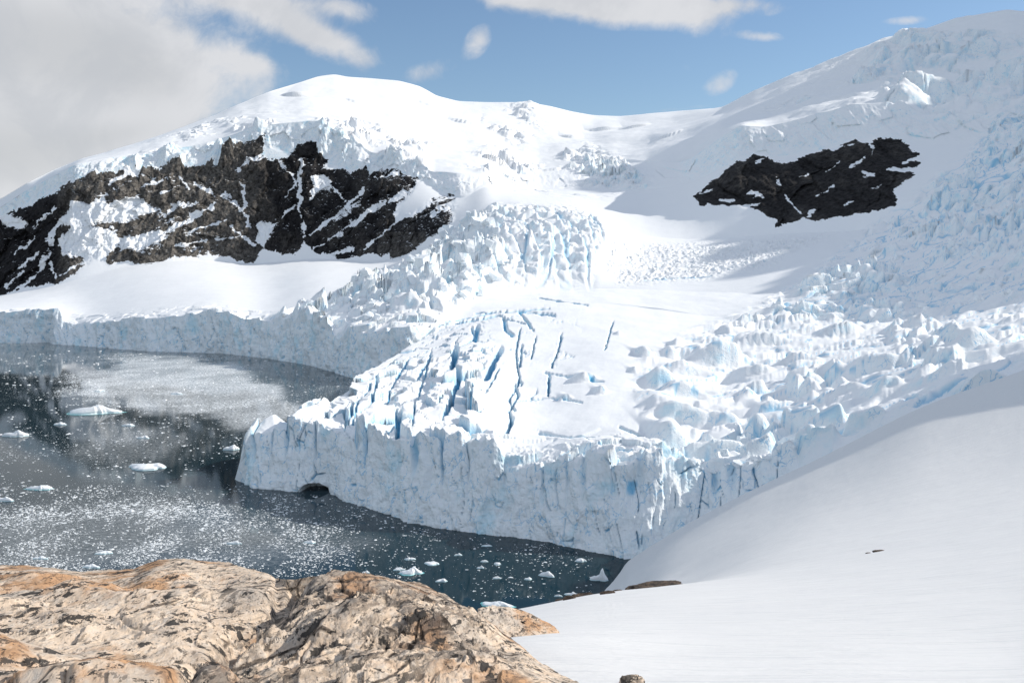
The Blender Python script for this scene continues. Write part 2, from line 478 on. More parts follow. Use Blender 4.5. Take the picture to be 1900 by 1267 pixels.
F7 = [(-600,2100,600),(-150,1900,575),(0,1850,548),(60,1800,540),(130,1800,525),(200,1830,500),(300,1860,482),(400,1900,484),(480,1915,494),(560,1860,478),(650,1780,482),(720,1700,490),(780,1650,465),(850,1600,428),(900,1590,398),
      (960,1590,384),(1040,1590,382),(1090,1590,397),(1130,1560,420),(1200,1520,440),(1300,1500,444),(1400,1450,438),(1450,1430,432),(1600,1350,428),(1700,1290,408),(1900,1200,375),(2200,1120,S,330),(2800,1010,S,520),(3700,900,S,560)]
F8 = [(-600,2200,480),(-150,2050,450),(0,1980,402),(74,1950,372),(136,1930,336),(184,1950,320),(258,1985,312),(350,2015,309),(413,2035,296),(480,2050,275),(534,2050,285),(600,2040,300),(645,2020,318),(729,1960,317),(777,1920,333),
      (830,1860,360),(856,1800,372),(900,1850,345),(1000,1980,352),(1100,1960,350),(1200,1880,350),(1285,1740,340),(1366,1690,298),(1500,1640,284),(1620,1590,252),(1706,1540,270),(1800,1500,262),(1900,1450,255),(2200,1350,S,440),(2800,1230,S,620),(3700,1150,S,640)]
F9 = [(-600,2220,440),(-150,2080,425),(0,1990,385),(50,1980,352),(100,1965,326),(140,1955,306),(184,1980,296),(258,2015,286),(350,2050,272),(413,2075,256),(480,2090,232),(540,2095,226),(586,2090,222),(640,2080,250),(690,2040,288),(740,1990,290),(785,1950,303),
      (800,1930,322),(850,1900,320),(900,1920,322),(960,2150,322),(1000,2300,312),(1100,2320,300),(1200,2150,300),(1260,1960,300),(1285,1860,292),(1340,1770,252),(1377,1745,232),(1421,1735,234),(1480,1720,220),(1532,1700,207),(1583,1680,192),(1640,1660,190),(1675,1640,188),(1700,1620,205),
      (1753,1600,221),(1800,1590,215),(1900,1560,200),(2200,1450,S,510),(2800,1330,S,715),(3700,1250,S,700)]
F9b = [(-600,2260,430),(-150,2110,418),(0,2010,378),(50,2000,346),(100,1990,320),(150,1990,298),(200,2040,289),(260,2110,274),(330,2180,258),(400,2240,240),(480,2300,210),(560,2350,198),(640,2380,210),(700,2370,235),(780,2350,262),
      (850,2350,278),(900,2420,272),(980,2600,262),(1100,2650,262),(1200,2450,262),(1285,2150,262),(1340,2050,228),(1400,2000,214),(1500,1960,196),(1600,1940,172),(1700,1920,162),(1800,1900,160),(1900,1850,140),(2000,1900,S,540),(2200,2050,S,690),(2450,1950,S,760),(2620,1750,S,925),(2800,1650,S,970),(3700,1450,S,800)]
F10 = [(-600,2300,425),(-150,2130,412),(0,2030,370),(50,2020,340),(100,2060,315),(150,2090,295),(200,2170,285),(260,2260,265),(330,2340,240),(400,2430,215),(440,2490,195),(500,2600,170),(560,2760,152),(590,2860,142),(620,2900,138),(645,2910,143),(680,2950,145),(740,2980,150),
       (780,2980,161),(810,2980,178),(850,2980,188),(900,2990,190),(980,3000,190),(1020,3000,197),(1060,3050,207),(1100,3080,214),(1150,3080,216),(1250,3000,207),(1340,2800,200),(1352,2760,194),(1400,2620,168),(1470,2520,138),(1560,2430,108),(1640,2420,70),(1700,2410,60),(1770,2400,35),
       (1870,2390,18),(1900,2390,22),(2000,2400,S,800),(2200,2350,S,1180),(2400,2250,S,1260),(2800,1850,S,960),(3700,1700,S,820)]
def shift(L, dY, dz):
    return [(p[0], p[1] + dY, 'z', (p[3] if len(p) > 3 else wz(p[2], p[1])) + dz) for p in L]
F11 = shift(F10, 420, -90)
F12 = [(-600,5200,S,-40),(3700,5200,S,-40)]
LINES = [F0, F1, F3, F4, F5, F6, F7, F8, F9, F9b, F10, F11, F12]
COUNT = [170, 200, 16, 14, 70, 140, 170, 56, 60, 96, 10, 8]
SMO = [1.5, 1.5, 2.5, 2, 1.5, 1.8, 26, 10, 5, 10, 5, 30, 10]
def soften(Ls):
    # the detail of a rim dies out a little way behind it: rows just behind the two ice faces are smooth
    global soft_rows
    def behind(a, b, f, sg, lo, hi):
        (Ya, za), (Yb, zb) = Ls[a], Ls[b]
        q = np.arange(-600, 3701, 1.5)
        y = 1 / ((1 - f) / Ya + f / Yb); zz = za + (zb - za) * (y - Ya) / np.where(np.abs(Yb - Ya) < 1e-3, 1, Yb - Ya)
        ys = np.interp(PXC, q, gsmooth(np.interp(q, PXC, y), sg / 1.5)); zs = np.interp(PXC, q, gsmooth(np.interp(q, PXC, zz), sg / 1.5))
        k = sstep(lo - 25, lo + 25, PXC) * sstep(hi + 25, hi - 25, PXC)
        return y * (1 - k) + ys * k, zz * (1 - k) + zs * k
    b1 = behind(1, 2, 0.10, 45, 860, 3600)
    b6 = behind(5, 6, 0.14, 40, -600, 3600)
    Ls.insert(6, b6); Ls.insert(2, b1)
COUNT2 = [170, 34, 176, 16, 14, 70, 34, 116, 170, 56, 60, 96, 10, 8]
Y, Z, SEG, T = loft(LINES, COUNT2, PXC, SMO, soften, {2: [(850, 3600, 40)], 3: [(850, 3600, 40)], 4: [(850, 3600, 40)], 5: [(850, 3600, 40)], 6: [(-600, 3600, 30)]})
# rows are numbered by the line they start from; the two softened rows belong to the segment before
T = np.where(SEG == 1, T * 0.10, np.where(SEG == 2, 0.10 + 0.90 * T, np.where(SEG == 6, T * 0.14, np.where(SEG == 7, 0.14 + 0.86 * T, T))))
SEG = np.array([0, 1, 1, 2, 3, 4, 5, 5, 6, 7, 8, 9, 10, 11])[SEG]
R, C = Y.shape
PX = np.broadcast_to(PXC, (R, C)).copy()
X = wx(PX, Y)
PY = HY + (H - Z) * F / Y
SEGc = SEG[:, None]; Tc = T[:, None]
ROW0 = {k: int(np.argmax(SEG == k)) for k in range(len(LINES) - 1)}
outside = sstep(1960, 2150, PX) + sstep(-60, -200, PX)

def locate(px, py, seg_lo=0, seg_hi=10):
    """world position of the terrain seen at a bearing and elevation"""
    c = int(np.argmin(np.abs(PXC - px)))
    r0 = ROW0[seg_lo]; r1 = ROW0[seg_hi] if seg_hi in ROW0 else R
    r = r0 + int(np.argmin(np.abs(PY[r0:r1, c] - py)))
    return r, c

def blur(a, n):
    for _ in range(n):
        a[1:-1] = 0.25 * a[:-2] + 0.5 * a[1:-1] + 0.25 * a[2:]
        a[:, 1:-1] = 0.25 * a[:, :-2] + 0.5 * a[:, 1:-1] + 0.25 * a[:, 2:]
    return a

# ---- zones -----------------------------------------------------------------
glac = ((SEGc == 3) | (SEGc == 4)) & (PX > 812)      # the sheet is one glacier east of the bay
top = ((SEGc >= 1) & (SEGc <= 2)) | ((SEGc >= 5)) | glac
ice_top = (SEGc == 1) | (SEGc == 5) | ((SEGc == 2) & (PX > 830)) | glac
Z_ICEFALL = [(470,592),(600,545),(700,505),(790,455),(850,405),(920,372),(1060,378),(1120,400),(1140,470),(1100,528),(990,540),(900,556),(830,588),(740,600),(600,602),(520,608)]
Z_ARCS = [(930,385),(1060,380),(1120,410),(1135,470),(1105,530),(1000,538),(930,520),(900,450)]
Z_RIGHT = [(1160,720),(1190,650),(1300,605),(1400,568),(1500,505),(1600,428),(1720,340),(1790,280),(1850,210),(2100,150),(2300,250),(2300,700),(1900,700),(1700,775),(1620,815),(1500,885),(1390,930),(1300,900),(1240,850),(1210,800)]
Z_FRONT = [(440,850),(440,760),(520,735),(620,700),(700,660),(760,625),(830,590),(900,590),(920,640),(900,720),(905,800),(900,850),(830,840),(700,835),(560,830)]
Z_UP1 = [(150,330),(300,270),(440,215),(560,205),(690,225),(800,270),(800,335),(690,330),(600,310),(400,330)]
Z_UP2 = [(850,300),(930,270),(1090,275),(1180,300),(1210,350),(1120,362),(960,350)]
Z_UP3 = [(900,200),(985,192),(1010,240),(960,280),(890,280),(870,240)]
Z_UP4 = [(1420,200),(1560,120),(1660,110),(1680,165),(1560,190)]
Z_UP5 = [(1650,60),(1900,60),(1960,200),(1780,240),(1640,200),(1600,110)]
Z_RUB = [(1130,455),(1300,448),(1420,440),(1560,430),(1420,500),(1300,520),(1150,530),(1110,500)]

def zone(poly, f0, f1): return sstep(f0, f1, polydist(PX, PY, poly))

# world-space warp shared by all seracs
wX = X + 9 * perlin(X / 38, Y / 38, 5) + 3 * perlin(X / 11, Y / 11, 6)
wY = Y + 9 * perlin(X / 38, Y / 38, 15) + 3 * perlin(X / 11, Y / 11, 16)

def seracs(cx, cy, rot, seed, amp, depth, tilt=(0, 0), rtilt=0.3, edge=0.10, where=None):
    on = where > 0
    z = np.zeros((R, C)); k = np.zeros((R, C)); h = np.zeros((R, C))
    z[on], k[on], h[on] = _seracs(wX[on], wY[on], cx, cy, rot, seed, amp, depth, tilt, rtilt, edge)
    return z, k, h

def _seracs(xx, yy, cx, cy, rot, seed, amp, depth, tilt, rtilt, edge):
    a = (xx * cos(rot) + yy * sin(rot)) / cx; b = (-xx * sin(rot) + yy * cos(rot)) / cy
    f1, f2, h, h2, dx, dy = worley(a, b, seed)
    e = f2 - f1
    k = sstep(0.0, edge, e)
    ang = h2 * 2 * pi
    tl = tilt[0] * dx + tilt[1] * dy + rtilt * (np.cos(ang) * dx + np.sin(ang) * dy)
    z = amp * (h - 0.5 + tl)
    return z * k - depth * (1 - k), 1 - k, h

def blocks(cx, cy, rot, seed, amp, where, ramp=0.16, tilt=0.5, lean=(0, 0)):
    """tilted, broken blocks with steep but not vertical sides, each turned its own way"""
    on = where > 0
    z = np.zeros((R, C)); k = np.zeros((R, C)); hh = np.zeros((R, C))
    xx, yy = wX[on], wY[on]
    a = (xx * cos(rot) + yy * sin(rot)) / cx; b = (-xx * sin(rot) + yy * cos(rot)) / cy
    f1, f2, h, h2, dx, dy = worley(a, b, seed, 0.95)
    an = h2 * 2 * pi
    p = np.cos(an) * dx + np.sin(an) * dy; q = -np.sin(an) * dx + np.cos(an) * dy
    w1 = 0.40 + 0.18 * ((h * 7.13) % 1); w2 = 0.34 + 0.20 * ((h2 * 5.77) % 1)
    body = np.clip(np.minimum((w1 - np.abs(p)), (w2 - np.abs(q))) / ramp, 0, 1)
    cut = np.clip((0.62 - np.abs(p * 0.7 + q * 0.7) - 0.2 * ((h * 3.31) % 1)) / ramp, 0, 1)
    body = np.minimum(body, cut)
    gap = sstep(0.0, 0.10, f2 - f1)
    top_ = 0.35 + 0.65 * h + tilt * (p * ((h * 11.7) % 1 - 0.2) * 1.6 + q * ((h2 * 13.3) % 1 - 0.3)) + lean[0] * dx + lean[1] * dy
    z[on] = amp * (body * top_ - 0.12 * (1 - gap)); k[on] = (1 - gap) * (1 - body); hh[on] = h
    return z, k, hh

DZ = np.zeros((R, C)); CR = np.zeros((R, C)); ICEA = np.zeros((R, C))

# broad relief of the snow
und = fbm(X / 190, Y / 190, 5, 40)
nearfade = sstep(560, 1100, Y)
DZ += np.where(((SEGc >= 5) & (SEGc <= 6)) | glac, 3.0 * und * nearfade, 0)
farm = (SEGc >= 8) & (SEGc <= 9)
DZ += np.where(farm, 9.0 * und + 16.0 * fbm(X / 330, Y / 420, 3, 61), 0) * np.where(SEGc == 9, 1 - 0.55 * Tc, 1)
DZ += ((SEGc >= 8) & (SEGc <= 9)) * sstep(1380, 1500, PX) * (7.0 * fbm(X / 85, Y / 60, 4, 62) + 9.0 * (ridged(X / 200 + Y / 400, Y / 90, 3, 63) - 0.6))
DZ += np.where(ice_top & (SEGc < 5), (0.9 * fbm(X / 30, Y / 42, 5, 44) + 2.4 * fbm(X / 90, Y / 120, 3, 45)) * np.where(SEGc == 1, 1, 0.8), 0)

# icefall: tumbled blocks
m = zone(Z_ICEFALL, 0, 40) * top
arc = zone(Z_ARCS, -14, 34) * top
s1, c1, h1 = blocks(38, 42, 0.4, 101, 24, m, 0.15, 0.9, (0.3, 0.0))
s2, c2, h2 = blocks(15, 17, 0.9, 102, 10, m, 0.2, 1.1)
keep = sstep(0.18, 0.4, h1)
DZ += m * (1 - 0.8 * arc) * (s1 + s2 * 0.9)
CR = np.maximum(CR, m * (1 - arc) * c1 * (h2 > 0.5) * 0.7)
# the curved ridges under the bowl
acx, acy = 905.0, 520.0
ar = np.hypot((PX - acx) * 1.0, (PY - acy) * 1.25) + 9 * perlin(PX / 40, PY / 40, 71) + 3 * perlin(PX / 14, PY / 14, 72)
aa = np.arctan2(PY - acy, PX - acx)
f1, f2, ha, hb, dx, dy = worley(ar / 25.0, aa * 1.35 + 0.02 * ar, 73, 0.8)
ea = sstep(0, 0.17, f2 - f1)
sa = (10 * (ha - 0.4) + 13 * dx + 6 * dy * (hb - 0.5)) * ea - 9 * (1 - ea)
DZ += arc * (0.6 * blur(sa.copy(), 2) + s2 * 0.3)
CR = np.maximum(CR, arc * (1 - ea) * (hb > 0.45) * 0.6)
# a belly in the icefall
DZ += np.where(SEGc == 5, 1, 0) * 26 * np.sin(pi * np.clip(Tc, 0, 1)) * zone(Z_ARCS, -60, 40)

# right-hand broken ice
m = zone(Z_RIGHT, -8, 34) * top
near = sstep(900, 420, Y)
s1, c1, h1 = seracs(34, 17, 0.2, 111, 6.5, 1.8, tilt=(-0.25, -0.75), rtilt=0.35, edge=0.13, where=m)
s2, c2, h2 = seracs(9, 7, 0.1, 112, 3.0, 0.8, tilt=(-0.2, -0.4), rtilt=0.9, edge=0.15, where=m)
patch = sstep(-0.25, 0.25, fbm(X / 60, Y / 60, 3, 113))
s5, c5, h5 = blocks(17, 14, 0.5, 115, 8.0, m, 0.2, 1.0, (0.0, -0.3))
s8, c8, h8 = blocks(38, 26, 0.3, 118, 13, m, 0.16, 0.8, (-0.2, -0.5))
far_ = sstep(640, 1050, Y)
broken = sstep(-0.05, 0.16, fbm(X / 55, Y / 80, 4, 116)) * (0.22 + 0.78 * far_)
for pl in ([(1440,690),(1560,680),(1580,735),(1480,750)], [(1640,610),(1780,600),(1790,690),(1690,700)], [(1380,720),(1430,715),(1420,750),(1370,745)], [(1560,560),(1700,560),(1660,600),(1560,600)]):
    broken = np.maximum(broken, zone(pl, -8, 14))
edgez = zone([(1235,860),(1300,790),(1420,800),(1500,780),(1640,770),(1720,770),(1500,890),(1390,940),(1280,900)], -10, 15)
broken = np.maximum(broken, edgez)
rz = s1 * (0.35 + 0.65 * patch) * (0.75 + 0.25 * near) * (1 - 0.6 * far_) + s2 * 0.45 * (1 - 0.7 * far_) + s5 * broken
rzs = blur(rz.copy(), 3)
DZ += m * (rzs * (1 - broken) + blur(rz, 1) * broken) * (0.85 + 0.55 * far_) + m * far_ * s8 * sstep(-0.2, 0.2, fbm(X / 120, Y / 120, 3, 119))
CR = np.maximum(CR, m * far_ * c8 * (h8 > 0.4) * 0.8)
CR = np.maximum(CR, m * broken * c5 * (h5 > 0.5) * 0.8)
CR = np.maximum(CR, m * c1 * (h1 > 0.72) * 0.7)
DZ += m * 5 * fbm(X / 85, Y / 50, 3, 114)

# crevassed nose of the near glacier: long fins running up the glacier
m = zone(Z_FRONT, -6, 30) * (SEGc <= 2)
s1, c1, h1 = seracs(12.5, 66, -0.16, 121, 7.0, 6, tilt=(-0.5, -0.4), rtilt=0.25, edge=0.085, where=m)
s2, c2, h2 = seracs(6, 11, 0.3, 122, 1.9, 0.7, rtilt=0.5, edge=0.16, where=m)
frontness = sstep(760, 480, Y)
ftop = m * (s1 * (0.25 + 0.75 * frontness) + 0.6 * s2 * frontness)
fcr = m * c1 * (h1 > 0.42)

# long linked crevasses running up the tongue
m = zone([(860,590),(960,560),(1100,556),(1200,580),(1190,650),(1150,700),(1120,790),(960,800),(890,780),(880,690)], -4, 26) * (SEGc == 1)
s6, c6, h6 = seracs(17, 110, -0.10, 124, 0.35, 2.6, tilt=(-0.3, -0.1), rtilt=0.1, edge=0.035, where=m)
pm = sstep(0.0, 0.3, fbm(X / 40, Y / 90, 3, 125)) * sstep(1120, 1020, PX)
DZ += m * blur(s6, 1) * pm; CR = np.maximum(CR, m * c6 * pm * 0.75)

# rim of the near face east of the nose: jagged
rim = (SEGc == 1) * sstep(0.25, 0.0, Tc) * sstep(880, 960, PX) * sstep(1340, 1260, PX)
s3, c3, h3 = seracs(14, 14, 0.2, 131, 6.0, 2.0, tilt=(0.2, -0.2), rtilt=0.4, edge=0.13, where=rim)
ftop = ftop + rim * s3 + (SEGc == 1) * sstep(0.16, 0.0, Tc) * sstep(470, 500, PX) * sstep(1340, 1260, PX) * 3.2 * (ridged(X / 7, Y / 7, 3, 133) - 0.55); fcr = np.maximum(fcr, rim * c3 * 0.25)
isface0 = SEGc == 0
DZ = np.where(SEGc == 1, DZ + ftop, DZ); CR = np.where(SEGc == 1, np.maximum(CR, fcr), CR)
DZ = np.where(SEGc == 2, DZ + ftop * (1 - Tc), DZ)
r1 = ROW0[1]
DZ = np.where(isface0, DZ[r1][None, :] * np.clip(Tc, 0, 1) ** 2.2, DZ)
rowcr = gsmooth(np.where(PXC < 1400, CR[r1], 0), 1.0)

# back edge of the far cliff follows its rim
rimf = (SEGc == 5) * sstep(0.22, 0.0, Tc) * sstep(830, 780, PX)
s4, c4, h4 = seracs(16, 18, 0.5, 141, 9.0, 2.0, tilt=(0, -0.3), rtilt=0.4, edge=0.1, where=rimf)
DZ += rimf * s4 * (0.35 + 0.65 * sstep(430, 480, PX))
r6 = ROW0[5]
DZ = np.where((SEGc == 4) & (PX < 800), DZ[r6][None, :] * Tc ** 2.2, DZ)

# hand-placed crevasses
CREV = [([(962,577),(974,592),(985,610)],1.3,4),([(965,610),(957,655),(962,690),(967,710)],1.3,4),([(995,625),(990,645),(985,665)],1.1,3.5),([(955,710),(962,730),(945,760),(950,785),(937,802)],1.8,5),
        ([(842,645),(835,685),(855,690),(850,712),(835,735),(820,780)],2,6),([(875,605),(882,627),(855,640)],2.4,6),([(925,685),(912,708),(900,730)],1.2,4),([(785,615),(820,603),(855,595),(925,585),(975,602)],1.3,4),([(825,597),(880,586),(925,579),(1020,574)],1.1,3),
        ([(735,755),(735,775),(715,800)],2,6),([(690,705),(672,740),(655,775)],1.5,4),([(760,665),(735,700),(715,740)],1.5,4),([(800,650),(790,690),(770,740),(765,790)],1.5,4),([(1010,690),(1060,700),(1120,705)],1.2,3),([(1000,800),(1060,812),(1110,806)],1.3,3.5),([(960,742),(1020,735),(1080,745)],1.0,3),
        ([(846,640),(842,668),(836,690)],5,9),([(928,648),(915,672),(902,700)],5,8),([(905,690),(898,706)],2,6),([(852,690),(843,715),(838,745),(822,775)],3,8),([(742,758),(737,800)],4,9),([(886,603),(881,630)],4,6),
        ([(935,590),(938,612),(950,622)],3,5),([(968,640),(965,680)],1.6,5),([(975,590),(990,615)],1.2,4),([(1042,620),(1036,645),(1024,680)],1.4,5),([(1019,695),(1017,730)],2,5),([(950,775),(940,800)],3,6),([(1138,595),(1122,650)],1.0,3),
        ([(1090,840),(1110,825),(1180,830)],1.6,4),([(1150,788),(1180,800),(1205,815)],1.6,4),([(965,700),(945,740),(955,760)],1.5,4),([(880,705),(872,760)],1.5,4),([(700,700),(690,740)],2.4,6),([(800,660),(775,700)],2,5),([(660,745),(650,770)],2.4,6),
        ([(1195,520),(1250,516),(1320,512)],0.9,3),([(1000,552),(1090,566)],0.9,3),([(880,580),(960,578),(1030,585)],1.2,4)]
for pts, w, dep in CREV:
    d, tt = linedist(PX + 2.0 * perlin(X / 7, Y / 9, 77), PY + 1.5 * perlin(X / 9, Y / 7, 78), pts)
    k = sstep(w * 1.5, w * 0.5, d) * sstep(0, 0.12, tt + 0.05) * ice_top
    DZ -= dep * k; CR = np.maximum(CR, k)

# wind-carved whalebacks with a shaded scarp
FINS = [(1201,664,36,20),(1249,663,30,13),(1335,676,130,36),(1272,696,105,22),(1230,706,63,15),(1276,737,97,30),(1267,775,145,34),(1250,814,86,38),(1085,705,60,16),(1118,729,32,15),(1050,739,30,10),(1261,647,30,14),(1356,621,42,12),
        (1630,684,143,32),(1830,708,90,32),(1810,645,95,40),(1512,733,46,24),(1650,726,50,22),(1420,640,110,20),(1480,680,90,22),(1400,700,80,18),(1560,620,100,20),(1440,760,90,22),(1350,790,60,20),(1570,740,80,22),(1700,610,90,22),(1480,590,90,14),(1150,620,20,7),(1180,690,26,9)]
for i, (fx, fy, fw, fh) in enumerate(FINS):
    r, c = locate(fx, fy, 1, 6)
    Xc, Yc = X[r, c], Y[r, c]
    wd = fw / F * Yc * 0.56; hh = fh / F * Yc * 1.05
    u = (X - Xc + 0.10 * (Y - Yc)) / wd; v = (Y - Yc) + 0.14 * wd * np.sin(2.2 * u + i)
    L = max(9.0, 2.6 * hh)
    u = u * (1 + np.clip(v, 0, None) / (3 * L))
    bump = np.clip(1 - u * u, 0, 1) ** 1.5
    saw = sstep(-0.45 * hh, 0.30 * hh, v) * np.exp(-(np.clip(v, 0, None) / (1.4 * L)) ** 1.5)
    DZ += np.where(ice_top, hh * bump * saw, 0)

# high broken patches
for poly, cell, amp, sd in ((Z_UP1, 34, 26, 151), (Z_UP2, 36, 20, 152), (Z_UP3, 42, 16, 153), (Z_UP4, 48, 28, 154), (Z_UP5, 95, 36, 155)):
    mm = zone(poly, -14, 30) * (SEGc >= 6) * (SEGc <= 9)
    sp, cp, hp = seracs(cell, cell * 0.7, 0.3, sd, amp, amp * 0.18, tilt=(0.15, -0.55), rtilt=0.5, edge=0.16, where=mm)
    sp2, cp2, hp2 = seracs(cell * 0.35, cell * 0.3, 0.8, sd + 40, amp * 0.3, amp * 0.05, rtilt=0.7, edge=0.2, where=mm)
    bk = sstep(-0.15, 0.25, fbm(X / (cell * 4), Y / (cell * 4), 3, sd + 3))
    sb, cb, hb_ = blocks(cell * 1.2, cell * 0.9, 0.5, sd + 70, amp * 0.9, mm, 0.18, 0.9)
    DZ += mm * bk * (0.5 * sp + sp2 + sb); CR = np.maximum(CR, mm * bk * cp * (hp > 0.75) * 0.35)
# avalanche rubble
mm = zone(Z_RUB, -8, 18) * (SEGc >= 5) * (SEGc <= 6)
sp, cp, hp = seracs(5.5, 5.5, 0.3, 161, 3.4, 0.3, rtilt=0.8, edge=0.3, where=mm)
DZ += mm * sp
# small scars on the left dome
for fx, fy, fw, fh in ((548,176,48,10),(470,240,30,10),(700,235,60,10),(860,230,50,8),(1120,240,60,8),(1180,235,50,6),(1060,255,40,6),(980,215,44,12),(1240,250,50,6),(800,200,40,6),(660,190,36,6)):
    r, c = locate(fx, fy, 8, 10)
    Xc, Yc = X[r, c], Y[r, c]; wd = fw / F * Yc * .6; hh = fh / F * Yc * 0.9
    u = (X - Xc) / wd; v = Y - Yc + 0.2 * wd * np.cos(2 * u)
    DZ += np.where((SEGc >= 8) & (SEGc <= 9), hh * np.clip(1 - u * u, 0, 1) * sstep(-0.4 * hh, 0.1 * hh, v) * np.exp(-np.clip(v, 0, None) / (6 * hh)), 0)

DZ *= 1 - np.clip(outside, 0, 1) * 0.8
# unseen crest right of the view, teeth added to break up its shadow
shade_teeth = ((SEGc >= 7) & (SEGc <= 9)) * sstep(2100, 2350, PX)
DZ += shade_teeth * (70 * (ridged(Y / 170 + X / 900, X / 800, 3, 911) - 0.62) + 18 * fbm(Y / 45, X / 200, 3, 912))
Z0 = Z.copy()
Z = Z + DZ

# ---- horizontal relief of the steep faces
def face_disp(seg, px_lo, px_hi, sc, amp, seed):
    global X, Y, CR
    rows = np.where(SEG == seg)[0]
    r0 = rows[0]; rr = slice(r0, rows[-1] + 2)
    bx, by = gsmooth(X[r0], 14), gsmooth(Y[r0], 14)
    tx, ty = np.gradient(bx), np.gradient(by)
    l = np.hypot(tx, ty) + 1e-9
    nx, ny = ty / l, -tx / l                     # towards the water
    s = np.cumsum(np.hypot(np.gradient(X[r0]), np.gradient(Y[r0])))
    s = np.clip(s, None, 1e6)
    t = np.concatenate([T[rows], [1.0]])[:, None]
    ss = np.broadcast_to(s[None, :], (len(rows) + 1, C)); zz = Z[rr]
    w = sstep(px_lo - 8, px_lo + 8, PXC) * sstep(px_hi + 25, px_hi - 25, PXC)
    env = np.minimum(1, (1.03 - t) * 4.5)
    wob = 2.2 * sc * perlin(ss / (20 * sc), zz / (14 * sc), seed + 3)
    d = 3.4 * (ridged((ss + wob) / (13 * sc), zz / (46 * sc), 4, seed) - 0.62)
    f1, f2, h, h2, dx, dy = worley((ss + wob) / (8.5 * sc), (zz + 3 * perlin(ss / 9, zz / 9, seed + 9)) / (17 * sc), seed + 5)
    e = f2 - f1
    d = d + 1.5 * (h - 0.5) * sstep(0, 0.25, e) + 1.1 * dx * (h2 - 0.5)
    d = d + 1.35 * fbm(ss / (4.2 * sc), zz / (6.0 * sc), 6, seed + 11, 0.66) + 0.8 * np.abs(fbm(ss / (7 * sc) + zz / (18 * sc), zz / (11 * sc), 3, seed + 13))
    d = d * amp
    # slots that come down from the rim and thin blue cracks lower down
    g1, g2, k1, k2, _, _ = worley((ss + 1.5 * wob) / (7.0 * sc), zz / (30 * sc), seed + 31, 1.0)
    slot = sstep(0.075, 0.0, g2 - g1) * (k1 > 0.68) * sstep(0.25, 0.5, fbm(ss / (16 * sc), zz / (12 * sc), 3, seed + 37) + 0.32)
    p1, p2, m1, m2, _, _ = worley((ss + wob + zz * 0.15) / (3.6 * sc), zz / (10 * sc), seed + 51, 1.0)
    slit = sstep(0.10, 0.02, p2 - p1) * (m1 > 0.6) * sstep(0.05, 0.3, fbm(ss / (13 * sc), zz / (9 * sc), 3, seed + 53))
    d = d - 3.0 * slot * w - 1.1 * slit
    CRs = np.maximum(0.85 * slot, 0.8 * slit) * w * np.minimum(1, t * 6)
    if seg == 0:
        top_slot = rowcr[None, :] * sstep(0.45, 0.95, t)
        d = d - 5.5 * top_slot
        CRs = np.maximum(CRs, 0.9 * top_slot)
    d = d * env * w
    lean = 0
    X[rr] = X[rr] + nx * (d + lean); Y[rr] = Y[rr] + ny * (d + lean)
    CR[rr] = np.maximum(CR[rr], CRs)
    ICEA[rr] = np.maximum(ICEA[rr], 0.75 * w * np.minimum(1, t * 20) * (t < 0.985))
    return rr, nx, ny

rr, nx, ny = face_disp(0, 448, 1480, 1.0, 1.0, 201)
# blue bay in the face where a slab has fallen away
bay = np.exp(-(((PX[rr] - 1170) / 26) ** 2 + ((PY[rr] - 900) / 26) ** 2))
X[rr] -= nx * 5 * bay; Y[rr] -= ny * 5 * bay
CR[rr] = np.maximum(CR[rr], 0.8 * sstep(0.55, 0.9, bay + 0.35 * fbm(X[rr] / 5, Z[rr] / 5, 3, 3)))
# sea cave at the foot of the nose
q = 1 - ((PX[rr] - 581) / 27) ** 2 - ((915 - PY[rr]) / 19) ** 2
cv = sstep(0, 0.25, q) * (PY[rr] < 930)
X[rr] -= nx * 13 * cv; Y[rr] -= ny * 13 * cv
CR[rr] *= 1 - cv; ICEA[rr] *= 1 - cv
rr, nx, ny = face_disp(4, -40, 800, 2.0, 1.9, 301)

# hanging ice above the rock walls
rows = np.where(SEG == 7)[0]; rr = slice(rows[0], rows[-1] + 1); t = T[rows][:, None]
hang = fbm(X[rr] / 16, Z[rr] / 30, 5, 401, 0.6)
fw, fw2, hh_, h2_, _, _ = worley(X[rr] / 26 + 0.3 * hang, Z[rr] / 34, 402)
Y[rr] -= np.sin(pi * t) * (9 * hang + 10 * (hh_ - 0.4)) * (1 - outside[rr])

# ---- rock walls
ROCK_L = [(-60,470),(0,402),(74,372),(136,335),(184,322),(258,313),(295,309),(350,311),(413,296),(445,272),(490,250),(486,285),(500,300),(534,291),(555,270),(588,258),(590,285),(610,296),(600,312),(645,320),(700,319),(729,316),(765,326),(777,334),(760,365),(740,382),
          (734,408),(762,396),(790,378),(812,364),(830,360),(854,366),(842,390),(837,424),(800,440),(768,464),(745,482),(722,488),(722,474),(690,470),(650,478),(628,484),(610,474),(585,470),(565,452),(548,470),(530,474),(500,468),(487,455),(470,490),(440,486),(420,478),(380,474),(330,478),(270,492),
          (230,484),(205,492),(170,478),(150,500),(100,530),(60,532),(30,540),(0,550),(-60,600)]
ROCK_R = [(1285,365),(1310,348),(1340,322),(1366,300),(1385,297),(1399,286),(1421,291),(1450,302),(1470,300),(1495,287),(1530,280),(1550,273),(1587,262),(1605,266),(1620,260),(1642,255),(1668,262),(1690,274),(1706,284),(1690,296),(1708,302),(1704,312),(1680,318),(1697,322),(1683,336),(1657,352),(1668,368),(1657,381),(1631,388),
          (1590,398),(1532,408),(1509,411),(1491,401),(1478,410),(1465,416),(1436,420),(1439,408),(1406,390),(1362,383),(1300,380)]
jx = 9 * fbm(X / 26, Z / 26, 5, 411, 0.6) + 5 * fbm(X / 8, Z / 8, 4, 413, 0.6); jy = 9 * fbm(X / 26, Z / 26, 5, 412, 0.6) + 5 * fbm(X / 8, Z / 8, 4, 414, 0.6)
